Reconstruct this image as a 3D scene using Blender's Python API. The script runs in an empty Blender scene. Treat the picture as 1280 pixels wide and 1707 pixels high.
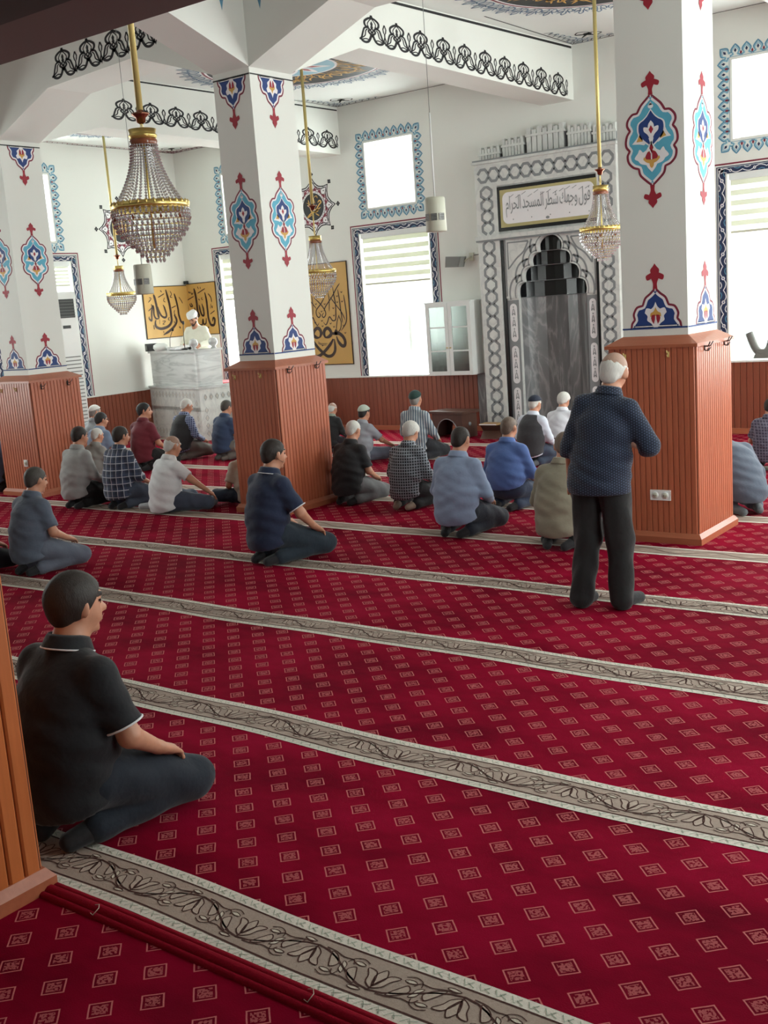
import bpy, bmesh, math, random
import numpy as np
from mathutils import Vector, Matrix, noise
from mathutils.geometry import tessellate_polygon
random.seed(7)
PI = math.pi
SC = bpy.context.scene
COL = SC.collection

# ------------------------------------------------------------------ camera
H = 2.05
def setup_camera():
    yaw, pitch, roll, f = 0.645758520, 0.187027331, 0.0730210108, 1826.04916
    cy, sy = math.cos(yaw), math.sin(yaw); cp, sp = math.cos(pitch), math.sin(pitch); cr, sr = math.cos(roll), math.sin(roll)
    Ry = np.array([[cy,0,sy],[0,1,0],[-sy,0,cy]]); Rx = np.array([[1,0,0],[0,cp,sp],[0,-sp,cp]]); Rz = np.array([[cr,-sr,0],[sr,cr,0],[0,0,1]])
    M = Rz @ Rx @ Ry
    r = (M[0,0], M[0,2], M[0,1]); u = (M[1,0], M[1,2], M[1,1]); b = (-M[2,0], -M[2,2], -M[2,1])
    cam = bpy.data.cameras.new('camera'); o = bpy.data.objects.new('camera', cam); COL.objects.link(o)
    o.matrix_world = Matrix(((r[0],u[0],b[0],0),(r[1],u[1],b[1],0),(r[2],u[2],b[2],H),(0,0,0,1)))
    cam.sensor_fit = 'VERTICAL'; cam.sensor_height = 36.0; cam.sensor_width = 27.0
    cam.lens = f/1707*36.0; cam.clip_start = 0.05; cam.clip_end = 100
    SC.camera = o
setup_camera()
SC.view_settings.view_transform = 'Standard'; SC.view_settings.look = 'None'
SC.view_settings.gamma = 1.0; SC.view_settings.use_curve_mapping = False
SC.view_settings.exposure = -0.2

# ------------------------------------------------------------------ daylight
def setup_world():
    w = bpy.data.worlds.new('world'); SC.world = w; w.use_nodes = True
    bg = w.node_tree.nodes['Background']; bg.inputs[0].default_value = (0.88, 0.97, 1.0, 1); bg.inputs[1].default_value = 3.0
setup_world()
def window_light(name, loc, rot, sx, sy, power, color=(0.93, 1.0, 0.965)):
    l = bpy.data.lights.new(name, 'AREA'); l.shape = 'RECTANGLE'; l.size = sx; l.size_y = sy
    l.energy = power; l.color = color
    o = bpy.data.objects.new(name, l); COL.objects.link(o); o.location = loc; o.rotation_euler = rot
    return o
# light of the sky through the windows: qibla wall (behind), right side wall, left side wall
QW = 14.6          # inner face of the qibla wall
LW = -15.2         # inner face of the left wall
RW = 0.75          # inner face of the right wall
BW = -1.6          # wall behind the camera
for i, (x, sx) in enumerate(((-10.4, 1.4), (-13.6, 1.4), (-4.4, 1.4), (-1.4, 1.4))):
    window_light('window_daylight', (x, QW+0.42, 2.1), (-PI/2, 0, 0), sx, 2.3, 170)
    window_light('window_daylight', (x, QW+0.42, 4.08), (-PI/2, 0, 0), 0.9, 1.0, 60)
for y, p, q in ((4.6, 120, 60), (8.3, 130, 35), (12.0, 350, 130)):
    window_light('window_daylight', (RW+0.42, y, 2.1), (0, PI/2, 0), 2.4, 1.5, p)
    window_light('window_daylight', (RW+0.42, y, 4.08), (0, PI/2, 0), 1.0, 0.9, q)
for y in (5.6, 11.2):
    window_light('window_daylight', (LW-0.42, y, 2.1), (0, -PI/2, 0), 2.4, 1.5, 190)
    window_light('window_daylight', (LW-0.42, y, 4.08), (0, -PI/2, 0), 1.0, 0.9, 70)

# ------------------------------------------------------------------ materials
def srgb(r, g, b):
    f = lambda c: (c/255/12.92) if c/255 <= 0.04045 else ((c/255+0.055)/1.055)**2.4
    return (f(r), f(g), f(b), 1)
class NT:
    def __init__(s, name):
        s.m = bpy.data.materials.new(name); s.m.use_nodes = True; s.t = s.m.node_tree
        s.b = s.t.nodes['Principled BSDF']; s.out = s.t.nodes['Material Output']
    def n(s, typ, **k):
        x = s.t.nodes.new(typ)
        for a, v in k.items(): setattr(x, a, v)
        return x
    def l(s, a, b): s.t.links.new(a, b)
    def val(s, op, a, b=None, c=None):
        x = s.n('ShaderNodeMath', operation=op)
        for i, v in enumerate((a, b, c)):
            if v is None: continue
            if isinstance(v, (int, float)): x.inputs[i].default_value = v
            else: s.l(v, x.inputs[i])
        return x.outputs[0]
    def mix(s, fac, a, b):
        x = s.n('ShaderNodeMix', data_type='RGBA')
        for i, v in ((0, fac), (6, a), (7, b)):
            if isinstance(v, (int, float)): x.inputs[i].default_value = v
            elif isinstance(v, tuple): x.inputs[i].default_value = v
            else: s.l(v, x.inputs[i])
        return x.outputs[2]
    def obj(s): return s.n('ShaderNodeTexCoord').outputs['Object']
    def sep(s, v):
        x = s.n('ShaderNodeSeparateXYZ'); s.l(v, x.inputs[0]); return x.outputs
    def noise(s, vec, scale, detail=3, rough=0.5):
        x = s.n('ShaderNodeTexNoise'); x.inputs['Scale'].default_value = scale
        x.inputs['Detail'].default_value = detail; x.inputs['Roughness'].default_value = rough
        s.l(vec, x.inputs['Vector']); return x.outputs['Fac']
    def mapv(s, vec, scale=(1,1,1), rot=(0,0,0), loc=(0,0,0)):
        x = s.n('ShaderNodeMapping'); x.inputs['Scale'].default_value = scale
        x.inputs['Rotation'].default_value = rot; x.inputs['Location'].default_value = loc
        s.l(vec, x.inputs['Vector']); return x.outputs[0]
    def bump(s, h, strength=0.3, dist=0.01):
        x = s.n('ShaderNodeBump'); x.inputs['Strength'].default_value = strength; x.inputs['Distance'].default_value = dist
        s.l(h, x.inputs['Height']); s.l(x.outputs[0], s.b.inputs['Normal'])
    def col(s, c):
        if isinstance(c, tuple): s.b.inputs['Base Color'].default_value = c
        else: s.l(c, s.b.inputs['Base Color'])
    def rough(s, r): s.b.inputs['Roughness'].default_value = r
    def ramp(s, fac, stops):
        x = s.n('ShaderNodeValToRGB'); e = x.color_ramp.elements
        while len(e) < len(stops): e.new(0.5)
        for i, (p, c) in enumerate(stops): e[i].position = p; e[i].color = c
        s.l(fac, x.inputs[0]); return x.outputs[0]
_mc = {}
def paint(name, rgb, rough=0.6, var=0.06, scale=6, bump=0.0, metal=0.0, spec=None):
    """plain surface with a slight mottle of its own"""
    if name in _mc: return _mc[name]
    t = NT(name); c = srgb(*rgb); o = t.obj(); nz = t.noise(o, scale, 3)
    d = tuple(x*(1-var*2) for x in c[:3])+(1,); h = tuple(min(1, x*(1+var)) for x in c[:3])+(1,)
    t.col(t.mix(nz, d, h)); t.rough(rough); t.b.inputs['Metallic'].default_value = metal
    if bump: t.bump(t.noise(o, scale*8, 3), bump, 0.01)
    if spec is not None: t.b.inputs['Specular IOR Level'].default_value = spec
    _mc[name] = t.m; return t.m
def cloth(name, rgb, pattern=None, rgb2=(255,255,255), size=0.04, rgb3=None):
    if name in _mc: return _mc[name]
    t = NT(name); c = srgb(*rgb); o = t.obj()
    nz = t.noise(o, 5, 3); base = t.mix(nz, tuple(x*0.86 for x in c[:3])+(1,), tuple(min(1,x*1.1) for x in c[:3])+(1,))
    c2 = srgb(*rgb2)
    x, y, z = t.sep(o)
    u = t.val('ADD', x, t.val('MULTIPLY', y, 0.55))
    def stripe(v, sz, w): return t.val('LESS_THAN', t.val('FRACT', t.val('DIVIDE', v, sz)), w)
    if pattern == 'stripes': base = t.mix(stripe(u, size, 0.42), base, c2)
    elif pattern == 'check':
        a = stripe(u, size, 0.3); b = stripe(z, size, 0.3)
        base = t.mix(t.val('MULTIPLY', t.val('MAXIMUM', a, b), 0.8), base, c2)
    elif pattern == 'plaid':
        a = stripe(u, size, 0.5); b = stripe(z, size, 0.5)
        base = t.mix(t.val('MULTIPLY', t.val('ADD', a, b), 0.22), base, c2)
        a2 = stripe(u, size, 0.1); b2 = stripe(z, size, 0.1)
        base = t.mix(t.val('MULTIPLY', t.val('MAXIMUM', a2, b2), 0.75), base, srgb(*(rgb3 or (235,235,235))))
    elif pattern == 'dots':
        a = t.val('SUBTRACT', t.val('FRACT', t.val('DIVIDE', u, size)), 0.5)
        b = t.val('SUBTRACT', t.val('FRACT', t.val('DIVIDE', t.val('ADD', z, t.val('MULTIPLY', t.val('FLOOR', t.val('DIVIDE', u, size)), size/2)), size)), 0.5)
        r = t.val('ADD', t.val('MULTIPLY', a, a), t.val('MULTIPLY', b, b))
        base = t.mix(t.val('LESS_THAN', r, 0.035), base, c2)
    elif pattern == 'weave':
        base = t.mix(t.noise(t.mapv(o, (1, 1, 9)), 22, 4), base, c2)
    t.col(base); t.rough(0.85); t.b.inputs['Sheen Weight'].default_value = 0.15
    t.bump(t.noise(o, 14, 3), 0.35, 0.02)
    _mc[name] = t.m; return t.m

def wood_mat(name, rgb, horiz=False):
    t = NT(name); o = t.obj(); isl = t.n('ShaderNodeNewGeometry').outputs['Random Per Island']
    v = t.n('ShaderNodeCombineXYZ'); t.l(t.val('MULTIPLY', isl, 31.0), v.inputs[0]); t.l(t.val('MULTIPLY', isl, 17.0), v.inputs[2])
    add = t.n('ShaderNodeVectorMath', operation='ADD'); t.l(o, add.inputs[0]); t.l(v.outputs[0], add.inputs[1])
    mp = t.mapv(add.outputs[0], (1.2, 14, 14) if horiz else (14, 14, 0.9))
    nz = t.noise(mp, 3.0, 6, 0.6); nz2 = t.noise(mp, 0.7, 2)
    c = srgb(*rgb)
    k = lambda f, g=1, b=1: (c[0]*f, c[1]*f*g, c[2]*f*b, 1)
    base = t.mix(nz, k(0.62, 0.86, 0.8), k(1.18))
    base = t.mix(t.val('MULTIPLY', nz2, 0.5), base, k(0.8, 0.8, 0.7))
    base = t.mix(t.val('MULTIPLY', isl, 0.35), base, k(0.66, 0.85, 0.85))
    t.col(base); t.rough(0.38); t.bump(nz, 0.12, 0.004); return t.m

def marble_mat(name, c1, c2, scale=1.6, rough=0.3, dist=3.0, stretch=(1,1,1)):
    t = NT(name); o = t.mapv(t.obj(), stretch)
    n = t.n('ShaderNodeTexNoise'); n.inputs['Scale'].default_value = scale; n.inputs['Detail'].default_value = 7
    n.inputs['Distortion'].default_value = dist; t.l(o, n.inputs['Vector'])
    r = t.ramp(n.outputs['Fac'], [(0.3, srgb(*c1)), (0.48, srgb(*[(a*2+b)//3 for a, b in zip(c1, c2)])), (0.53, srgb(*c2)), (0.6, srgb(*[(a*2+b)//3 for a, b in zip(c1, c2)])), (0.8, srgb(*c1))])
    t.col(r); t.rough(rough); return t.m

M_WALL = paint('white_wall_paint', (232, 234, 228), 0.7, 0.012, 1.2, 0.04)
M_CEIL = paint('ceiling_paint', (232, 236, 232), 0.75, 0.012, 1.2, 0.03)
M_WOOD = wood_mat('cherry_wood_planks', (194, 114, 82))
M_WOODD = wood_mat('dark_wall_planks', (148, 84, 62))
M_WOODH = wood_mat('cherry_wood_moulding', (186, 112, 80), True)
M_WOODF = wood_mat('orange_wood_planks', (208, 122, 66))
M_NAVY = paint('navy_paint', (30, 62, 128), 0.6, 0.05)
M_CYAN = paint('turquoise_paint', (92, 178, 206), 0.6, 0.05)
M_RED = paint('crimson_paint', (160, 30, 50), 0.6, 0.06)
M_MAROON = paint('maroon_paint', (128, 34, 58), 0.6, 0.05)
M_GOLDP = paint('ochre_paint', (214, 166, 84), 0.6, 0.05)
M_WHITEP = paint('white_ornament_paint', (240, 238, 240), 0.6, 0.02)
M_BLACK = paint('black_paint', (26, 26, 30), 0.55, 0.03)
M_INK = paint('dark_brown_paint', (52, 30, 22), 0.55, 0.03)
M_STEELB = paint('slate_blue_paint', (96, 150, 178), 0.6, 0.04)
M_GOLD = paint('polished_brass', (226, 200, 122), 0.28, 0.05, 6, 0, 0.9)
M_BRASS = paint('brass_tube', (208, 188, 120), 0.4, 0.04, 6, 0, 0.35)
M_COPPER = paint('copper_cup', (150, 104, 84), 0.25, 0.05, 6, 0, 1.0)
M_WHITEPL = paint('white_plastic', (236, 238, 236), 0.35, 0.01)
M_CREAMPL = paint('cream_plastic', (206, 206, 188), 0.45, 0.02)
M_GREYPL = paint('grey_plastic', (120, 122, 118), 0.5, 0.03)
M_DARKPL = paint('dark_plastic', (30, 31, 32), 0.45, 0.03)
M_MARB = marble_mat('white_marble', (222, 224, 220), (204, 206, 204), 1.6)
M_MARBG = marble_mat('grey_marble_veneer', (112, 114, 116), (158, 158, 158), 0.9, 0.25, 5.0, (2.2, 1.0, 0.35))
M_MARBP = marble_mat('pulpit_marble', (216, 218, 216), (182, 184, 184), 1.2, 0.25, 2.0, (0.5, 0.5, 5))
M_GREYIN = paint('grey_marble_inlay', (138, 142, 144), 0.4, 0.06, 20)
M_GRAN = paint('black_granite', (22, 24, 26), 0.22, 0.1, 30)

# ------------------------------------------------------------------ mesh builder
class MB:
    def __init__(s): s.v = []; s.f = []; s.m = []; s.sm = []; s.mats = []
    def mi(s, m):
        if m not in s.mats: s.mats.append(m)
        return s.mats.index(m)
    def add(s, vs, fs, m, smooth=False):
        b = len(s.v); s.v += [tuple(x) for x in vs]; i = s.mi(m)
        for f in fs: s.f.append(tuple(b+k for k in f)); s.m.append(i); s.sm.append(smooth)
        return s
    def box(s, x0, x1, y0, y1, z0, z1, m):
        vs = [(x, y, z) for z in (z0, z1) for y in (y0, y1) for x in (x0, x1)]
        return s.add(vs, [(0,2,3,1),(4,5,7,6),(0,1,5,4),(2,6,7,3),(0,4,6,2),(1,3,7,5)], m)
    def hull8(s, vs, m):   # 4 bottom ring, 4 top ring (same order)
        return s.add(vs, [(3,2,1,0),(4,5,6,7),(0,1,5,4),(1,2,6,5),(2,3,7,6),(3,0,4,7)], m)
    def prism(s, poly, fn0, fn1, m):  # poly 2D list, fn maps (u,v)->3D for two ends
        n = len(poly); a = [fn0(*p) for p in poly]; b = [fn1(*p) for p in poly]
        tris = tessellate_polygon([[Vector((p[0], p[1], 0)) for p in poly]])
        fs = [tuple(t) for t in tris]+[tuple(n+k for k in reversed(t)) for t in tris]
        fs += [(i, (i+1) % n, n+(i+1) % n, n+i) for i in range(n)]
        return s.add(a+b, fs, m)
    def tube(s, pts, r, m, n=8, cap=True, smooth=True):
        pts = [Vector(p) for p in pts]; rs = r if isinstance(r, (list, tuple)) else [r]*len(pts)
        vs = []; up = None
        for i, p in enumerate(pts):
            d = (pts[min(i+1, len(pts)-1)]-pts[max(i-1, 0)]).normalized()
            if up is None: up = Vector((0,0,1)) if abs(d.z) < 0.9 else Vector((1,0,0))
            a = d.cross(up).normalized(); b = a.cross(d).normalized(); up = b
            for k in range(n):
                t = 2*PI*k/n; vs.append(p+(a*math.cos(t)+b*math.sin(t))*rs[i])
        fs = []
        for i in range(len(pts)-1):
            for k in range(n): fs.append((i*n+k, i*n+(k+1) % n, (i+1)*n+(k+1) % n, (i+1)*n+k))
        if cap: fs += [tuple(range(n-1, -1, -1)), tuple((len(pts)-1)*n+k for k in range(n))]
        return s.add(vs, fs, m, smooth)
    def lathe(s, prof, m, c=(0,0,0), n=24, smooth=True, close=False):
        vs = []; fs = []
        for r, z in prof:
            for k in range(n): t = 2*PI*k/n; vs.append((c[0]+r*math.cos(t), c[1]+r*math.sin(t), c[2]+z))
        for i in range(len(prof)-1):
            for k in range(n): fs.append((i*n+k, i*n+(k+1) % n, (i+1)*n+(k+1) % n, (i+1)*n+k))
        if close: fs += [tuple(range(n-1, -1, -1)), tuple((len(prof)-1)*n+k for k in range(n))]
        return s.add(vs, fs, m, smooth)
    def build(s, name, parent=None, kind=None):
        me = bpy.data.meshes.new(name); me.from_pydata(s.v, [], s.f)
        for m in s.mats: me.materials.append(m)
        me.polygons.foreach_set('material_index', s.m); me.polygons.foreach_set('use_smooth', s.sm); me.update()
        o = bpy.data.objects.new(name, me); COL.objects.link(o)
        if parent is not None: o.parent = parent
        if kind: o['kind'] = kind
        return o
def thing(name, label, cat, loc=(0,0,0), rz=0, group=None):
    o = bpy.data.objects.new(name, None); COL.objects.link(o); o.location = loc; o.rotation_euler = (0,0,rz)
    o.empty_display_size = 0.1
    o['label'] = label; o['category'] = cat
    if group: o['group'] = group
    return o
def tag(o, label, cat, group=None):
    o['label'] = label; o['category'] = cat
    if group: o['group'] = group
    return o
def copy_tree(o, parent=None):
    c = o.copy(); COL.objects.link(c); c.parent = parent
    for ch in list(o.children): copy_tree(ch, c)
    return c
def bevel(o, w=0.004, seg=2):
    md = o.modifiers.new('bevel', 'BEVEL'); md.width = w; md.segments = seg; md.limit_method = 'ANGLE'; return o

# ------------------------------------------------------------------ 2D ornament tools
def cr(pts, n=6, closed=False):
    """Catmull-Rom through points"""
    P = list(pts); out = []
    m = len(P)
    rng = range(m) if closed else range(m-1)
    for i in rng:
        g = lambda k: P[k % m] if closed else P[min(max(k, 0), m-1)]
        p0, p1, p2, p3 = g(i-1), g(i), g(i+1), g(i+2)
        for j in range(n):
            t = j/n
            out.append(tuple(0.5*((2*p1[a])+(-p0[a]+p2[a])*t+(2*p0[a]-5*p1[a]+4*p2[a]-p3[a])*t*t+(-p0[a]+3*p1[a]-3*p2[a]+p3[a])*t**3) for a in range(len(p1))))
    if not closed: out.append(tuple(P[-1]))
    return out
def segs(*parts, n=5):
    """smooth runs joined at cusps"""
    out = []
    for p in parts:
        c = cr(p, n)
        if out and (abs(out[-1][0]-c[0][0])+abs(out[-1][1]-c[0][1])) < 1e-9: c = c[1:]
        out += c
    return out
def mirror(half):
    """right half top->bottom along the axis to a closed outline"""
    return half + [(-x, y) for x, y in reversed(half) if abs(x) > 1e-9]
def inset(poly, d):
    n = len(poly); area = sum(poly[i][0]*poly[(i+1) % n][1]-poly[(i+1) % n][0]*poly[i][1] for i in range(n))
    s = 1 if area > 0 else -1; out = []
    for i in range(n):
        a, b, c = poly[i-1], poly[i], poly[(i+1) % n]
        e1 = (b[0]-a[0], b[1]-a[1]); e2 = (c[0]-b[0], c[1]-b[1])
        l1 = math.hypot(*e1) or 1; l2 = math.hypot(*e2) or 1
        nx = -(e1[1]/l1+e2[1]/l2)*s; ny = (e1[0]/l1+e2[0]/l2)*s; l = math.hypot(nx, ny) or 1
        out.append((b[0]+nx/l*d, b[1]+ny/l*d))
    return out
class Deco:
    """flat painted ornament: 2D shapes mapped onto a plane, layered a fraction of a millimetre apart"""
    def __init__(s, mb, origin, u, v, n, base=0.0015, step=0.0007):
        s.mb = mb; s.o = Vector(origin); s.u = Vector(u); s.v = Vector(v); s.n = Vector(n); s.base = base; s.step = step
        s.T = (1, 0, 0, 1, 0, 0)
    def at(s, x=0, y=0, sx=1, sy=None, rot=0):
        sy = sx if sy is None else sy; c, si = math.cos(rot), math.sin(rot)
        s.T = (c*sx, -si*sy, si*sx, c*sy, x, y); return s
    def p3(s, p, layer):
        a, b, c, d, e, f = s.T; x = a*p[0]+b*p[1]+e; y = c*p[0]+d*p[1]+f
        return s.o+s.u*x+s.v*y+s.n*(s.base+s.step*layer)
    def fill(s, poly, m, layer=0):
        tr = tessellate_polygon([[Vector((p[0], p[1], 0)) for p in poly]])
        s.mb.add([s.p3(p, layer) for p in poly], [tuple(t) for t in tr], m); return s
    def line(s, pts, w, m, layer=0, closed=False):
        n = len(pts)
        if n < 2: return s
        ws = w if isinstance(w, (list, tuple)) else [w]*n
        vs = []
        for i, p in enumerate(pts):
            a = pts[i-1] if (i > 0 or closed) else p; b = pts[(i+1) % n] if (i < n-1 or closed) else p
            dx, dy = b[0]-a[0], b[1]-a[1]; l = math.hypot(dx, dy) or 1; nx, ny = -dy/l*ws[i]/2, dx/l*ws[i]/2
            vs += [(p[0]+nx, p[1]+ny), (p[0]-nx, p[1]-ny)]
        fs = [(2*i, 2*i+1, 2*((i+1) % n)+1, 2*((i+1) % n)) for i in range(n if closed else n-1)]
        s.mb.add([s.p3(p, layer) for p in vs], fs, m); return s
    def disc(s, cx, cy, r, m, layer=0, n=14, ry=None):
        ry = ry or r
        return s.fill([(cx+r*math.cos(2*PI*k/n), cy+ry*math.sin(2*PI*k/n)) for k in range(n)], m, layer)
    def brush(s, pts, wmax, m, layer=0, taper=(0.25, 0.15), n=6):
        c = cr(pts, n); k = len(c)
        ws = [wmax*min(1, taper[0]+(i/(k-1))*4, taper[1]+(1-i/(k-1))*4) for i in range(k)]
        return s.line(c, ws, m, layer)
# ------------------------------------------------------------------ carpet
def carpet_material():
    t = NT('red_prayer_carpet'); o = t.obj(); x, y, z = t.sep(o)
    P = 0.1585; r2 = math.sqrt(0.5)
    xx = t.val('SUBTRACT', x, -1.699); yy = t.val('SUBTRACT', y, 3.392)
    wob = t.val('MULTIPLY', t.val('SUBTRACT', t.noise(o, 9, 2), 0.5), 0.05)
    u = t.val('ADD', t.val('MULTIPLY', t.val('ADD', xx, yy), r2/P), wob)
    v = t.val('SUBTRACT', t.val('MULTIPLY', t.val('SUBTRACT', xx, yy), r2/P), wob)
    fu = t.val('SUBTRACT', t.val('FRACT', t.val('ADD', u, 0.5)), 0.5)
    fv = t.val('SUBTRACT', t.val('FRACT', t.val('ADD', v, 0.5)), 0.5)
    d = t.val('MAXIMUM', t.val('ABSOLUTE', fu), t.val('ABSOLUTE', fv))
    ring = t.val('MULTIPLY', t.val('LESS_THAN', d, 0.232), t.val('GREATER_THAN', d, 0.2))
    core = t.val('MULTIPLY', t.val('LESS_THAN', d, 0.15), t.val('GREATER_THAN', t.noise(o, 95, 2), 0.46))
    ringw = t.val('MULTIPLY', ring, 0.85)
    gap = t.val('MULTIPLY', t.val('LESS_THAN', d, 0.2), 0.35)
    pile = t.ramp(t.noise(t.mapv(o, (0.8, 1.5, 1)), 1.5, 4, 0.6), [(0.3, srgb(100, 2, 28)), (0.5, srgb(136, 6, 40)), (0.7, srgb(158, 12, 52))])
    fine = t.noise(o, 260, 2)
    base = t.mix(t.val('MULTIPLY', fine, 0.45), pile, srgb(100, 0, 18))
    base = t.mix(gap, base, srgb(74, 6, 18))
    base = t.mix(ringw, base, srgb(206, 120, 118))
    base = t.mix(t.val('MULTIPLY', core, 0.6), base, srgb(196, 110, 110))
    t.col(base); t.rough(0.95); t.b.inputs['Specular IOR Level'].default_value = 0.04
    t.bump(t.noise(o, 180, 2), 0.3, 0.004); return t.m
def stripe_mat(name, rgb, k=0.12):
    t = NT(name); o = t.obj(); c = srgb(*rgb)
    t.col(t.mix(t.noise(o, 170, 3), tuple(a*(1-k*2) for a in c[:3])+(1,), tuple(min(1, a*(1+k)) for a in c[:3])+(1,)))
    t.rough(0.95); t.b.inputs['Specular IOR Level'].default_value = 0.1; t.bump(t.noise(o, 200, 2), 0.3, 0.004); return t.m
M_CARPET = carpet_material()
M_SCREAM = stripe_mat('carpet_cream_border', (228, 220, 208)); M_STAUPE = stripe_mat('carpet_taupe_band', (174, 156, 144))
M_SBROWN = stripe_mat('carpet_brown_line', (84, 58, 54)); M_SGREEN = stripe_mat('carpet_green_line', (158, 172, 152)); M_SPETAL = stripe_mat('carpet_petal', (188, 171, 158))
M_SLIGHT = stripe_mat('carpet_light_petal', (214, 204, 188)); M_HEM = stripe_mat('carpet_red_hem', (140, 10, 34), 0.2)

STRIPES = [(2.235, 0.29), (3.68, 0.28), (5.125, 0.27), (6.50, 0.25), (7.84, 0.25), (9.15, 0.25), (10.53, 0.24), (11.8, 0.24), (13.05, 0.24)]
def build_floor():
    mb = MB()
    mb.add([(LW-0.4, BW-0.3, 0), (RW+0.4, BW-0.3, 0), (RW+0.4, QW+0.9, 0), (LW-0.4, QW+0.9, 0)], [(0,1,2,3)], M_CARPET)
    rnd = random.Random(3)
    for si, (y0, w) in enumerate(STRIPES):
        dc = Deco(mb, (0, y0, 0), (1,0,0), (0,1,0), (0,0,1), 0.002, 0.0006)
        X0, X1 = LW, RW; nseg = 120
        ph = rnd.random()*6
        wav = lambda x, a=0.012: a*math.sin(x*1.9+ph)+a*0.6*math.sin(x*4.7+ph*2)
        xs = [X0+(X1-X0)*i/nseg for i in range(nseg+1)]
        e = 0.048*w/0.28
        def band(a, b, m, layer):
            pl = [(x, a+wav(x)) for x in xs]; pu = [(x, b+wav(x)) for x in xs]
            n = len(xs); dc.mb.add([dc.p3(p, layer) for p in pl+pu], [(i, i+1, n+i+1, n+i) for i in range(n-1)], m)
        band(0, w, M_SCREAM, 0); band(e, w-e, M_STAUPE, 1)
        band(e-0.004, e+0.004, M_SBROWN, 2); band(w-e-0.004, w-e+0.004, M_SBROWN, 2)
        if si > 5: continue
        per = 0.56; mid = w/2; A = w*0.13
        # reach of the detailed part of the stripe
        xa, xb = (-4.6, 0.4) if si == 0 else (-7.2, 0.4) if si == 1 else (-9.5, 0.4) if si == 2 else (-12, 0.2)
        k0 = int((xb-xa)/per)
        for k in range(k0):
            bx = xa+k*per
            o_ = lambda q: (bx+q[0], mid+q[1]+wav(bx+q[0]))
            vine = [(i/12*per, A*1.5*math.sin(2*PI*i/12)) for i in range(13)]
            dc.line([o_(q) for q in vine], 0.0075, M_SBROWN, 3)
            if si > 3: 
                for (fx, s) in ((0.25, -1), (0.75, 1)): dc.fill([o_((fx*per+a, s*(-0.2*A)+b*s)) for a, b in ((-.05, 0), (0, .035), (.05, 0), (0, -.03))], M_SPETAL, 3)
                continue
            for (fx, s) in ((0.25, -1), (0.75, 1)):
                cx = fx*per; by = A*1.5*math.sin(2*PI*fx)     # crest of the vine, on the side opposite to the flower
                W = lambda q: [o_((cx+x_, by+s*y_)) for x_, y_ in q]
                def petal(q, m=M_SPETAL, lw=.0042):
                    pp = W(cr(q, 4, True)); dc.fill(pp, m, 3); dc.line(pp, lw, M_SBROWN, 4, True)
                # tulip: two curling outer petals and a pointed middle one
                petal([(0, .012), (-.03, .03), (-.042, .062), (-.062, .092), (-.028, .088), (-.008, .05)])
                petal([(0, .012), (.03, .03), (.042, .062), (.062, .092), (.028, .088), (.008, .05)])
                petal([(0, .02), (-.016, .055), (-.018, .08), (0, .108), (.018, .08), (.016, .055)])
                dc.line(W([(0, -.002), (0, .02)]), .007, M_SBROWN, 5)
                for sx in (-1, 1):
                    # broad curled leaf with a pale inner blade, tendril and two light drops
                    petal([(sx*.062, .004), (sx*.095, .02), (sx*.118, .052), (sx*.10, .075), (sx*.082, .05), (sx*.07, .028)])
                    petal([(sx*.126, .03), (sx*.145, .04), (sx*.15, .064), (sx*.134, .052)], M_SLIGHT, .003)
                    dc.line(W(cr([(sx*.03, -.004), (sx*.07, .0), (sx*.112, .012), (sx*.15, .01), (sx*.165, .03)], 4)), .0045, M_SBROWN, 4)
                    petal([(sx*.075, .095), (sx*.10, .105), (sx*.118, .096), (sx*.095, .088)], M_SLIGHT, .003)
                    dc.line(W(cr([(sx*.07, .11), (sx*.1, .122), (sx*.13, .11), (sx*.14, .085)], 4)), .0035, M_SBROWN, 4)
                petal([(-.02, -.012), (-.05, -.02), (-.07, -.012), (-.045, -.006)], M_SLIGHT, .003)
        if si < 4:    # small pale green lace in the cream edges
            st = 0.056
            for k in range(int((xb-xa)/st)):
                bx = xa+k*st
                for yb, sg in ((e*0.5, 1), (w-e*0.5, -1)):
                    q = [(bx-0.024, yb-0.014*sg), (bx-0.006, yb+0.013*sg), (bx+0.012, yb-0.013*sg), (bx-0.003, yb-0.002*sg), (bx+0.024, yb+0.012*sg)]
                    dc.line([(a, b+wav(a)) for a, b in q], 0.003, M_SGREEN, 3)
    # raised red hem where two carpet runs meet, in front of the first stripe
    pts = [(x, 2.235-0.045+0.012*math.sin(x*1.9+1), 0.012+0.006*math.sin(x*3.1)) for x in [LW+i*0.15 for i in range(int((RW-LW)/0.15))]]
    for (dy, r) in ((0.022, 0.020), (-0.008, 0.026), (-0.040, 0.016)):
        mb.tube([(a, b+dy, -0.004+0.3*c) for a, b, c in pts], r, M_HEM, 10)
    o = mb.build('floor', kind='structure')
    for (x, y, lb) in ((-3.03, 2.17, 'left'), (-2.05, 2.18, 'middle'), (-1.75, 2.16, 'right')):
        th = MB(); th.tube([(x-0.02, y+0.01, 0.034), (x, y+0.012, 0.04), (x+0.012, y, 0.036), (x+0.006, y-0.025, 0.02), (x-0.012, y-0.02, 0.02)], 0.0015, M_SLIGHT, 5)
        tag(th.build('loose_thread'), f'pale loose thread sticking out of the red carpet hem, {lb} one of three', 'thread', 'loose threads of the hem')
build_floor()

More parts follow.
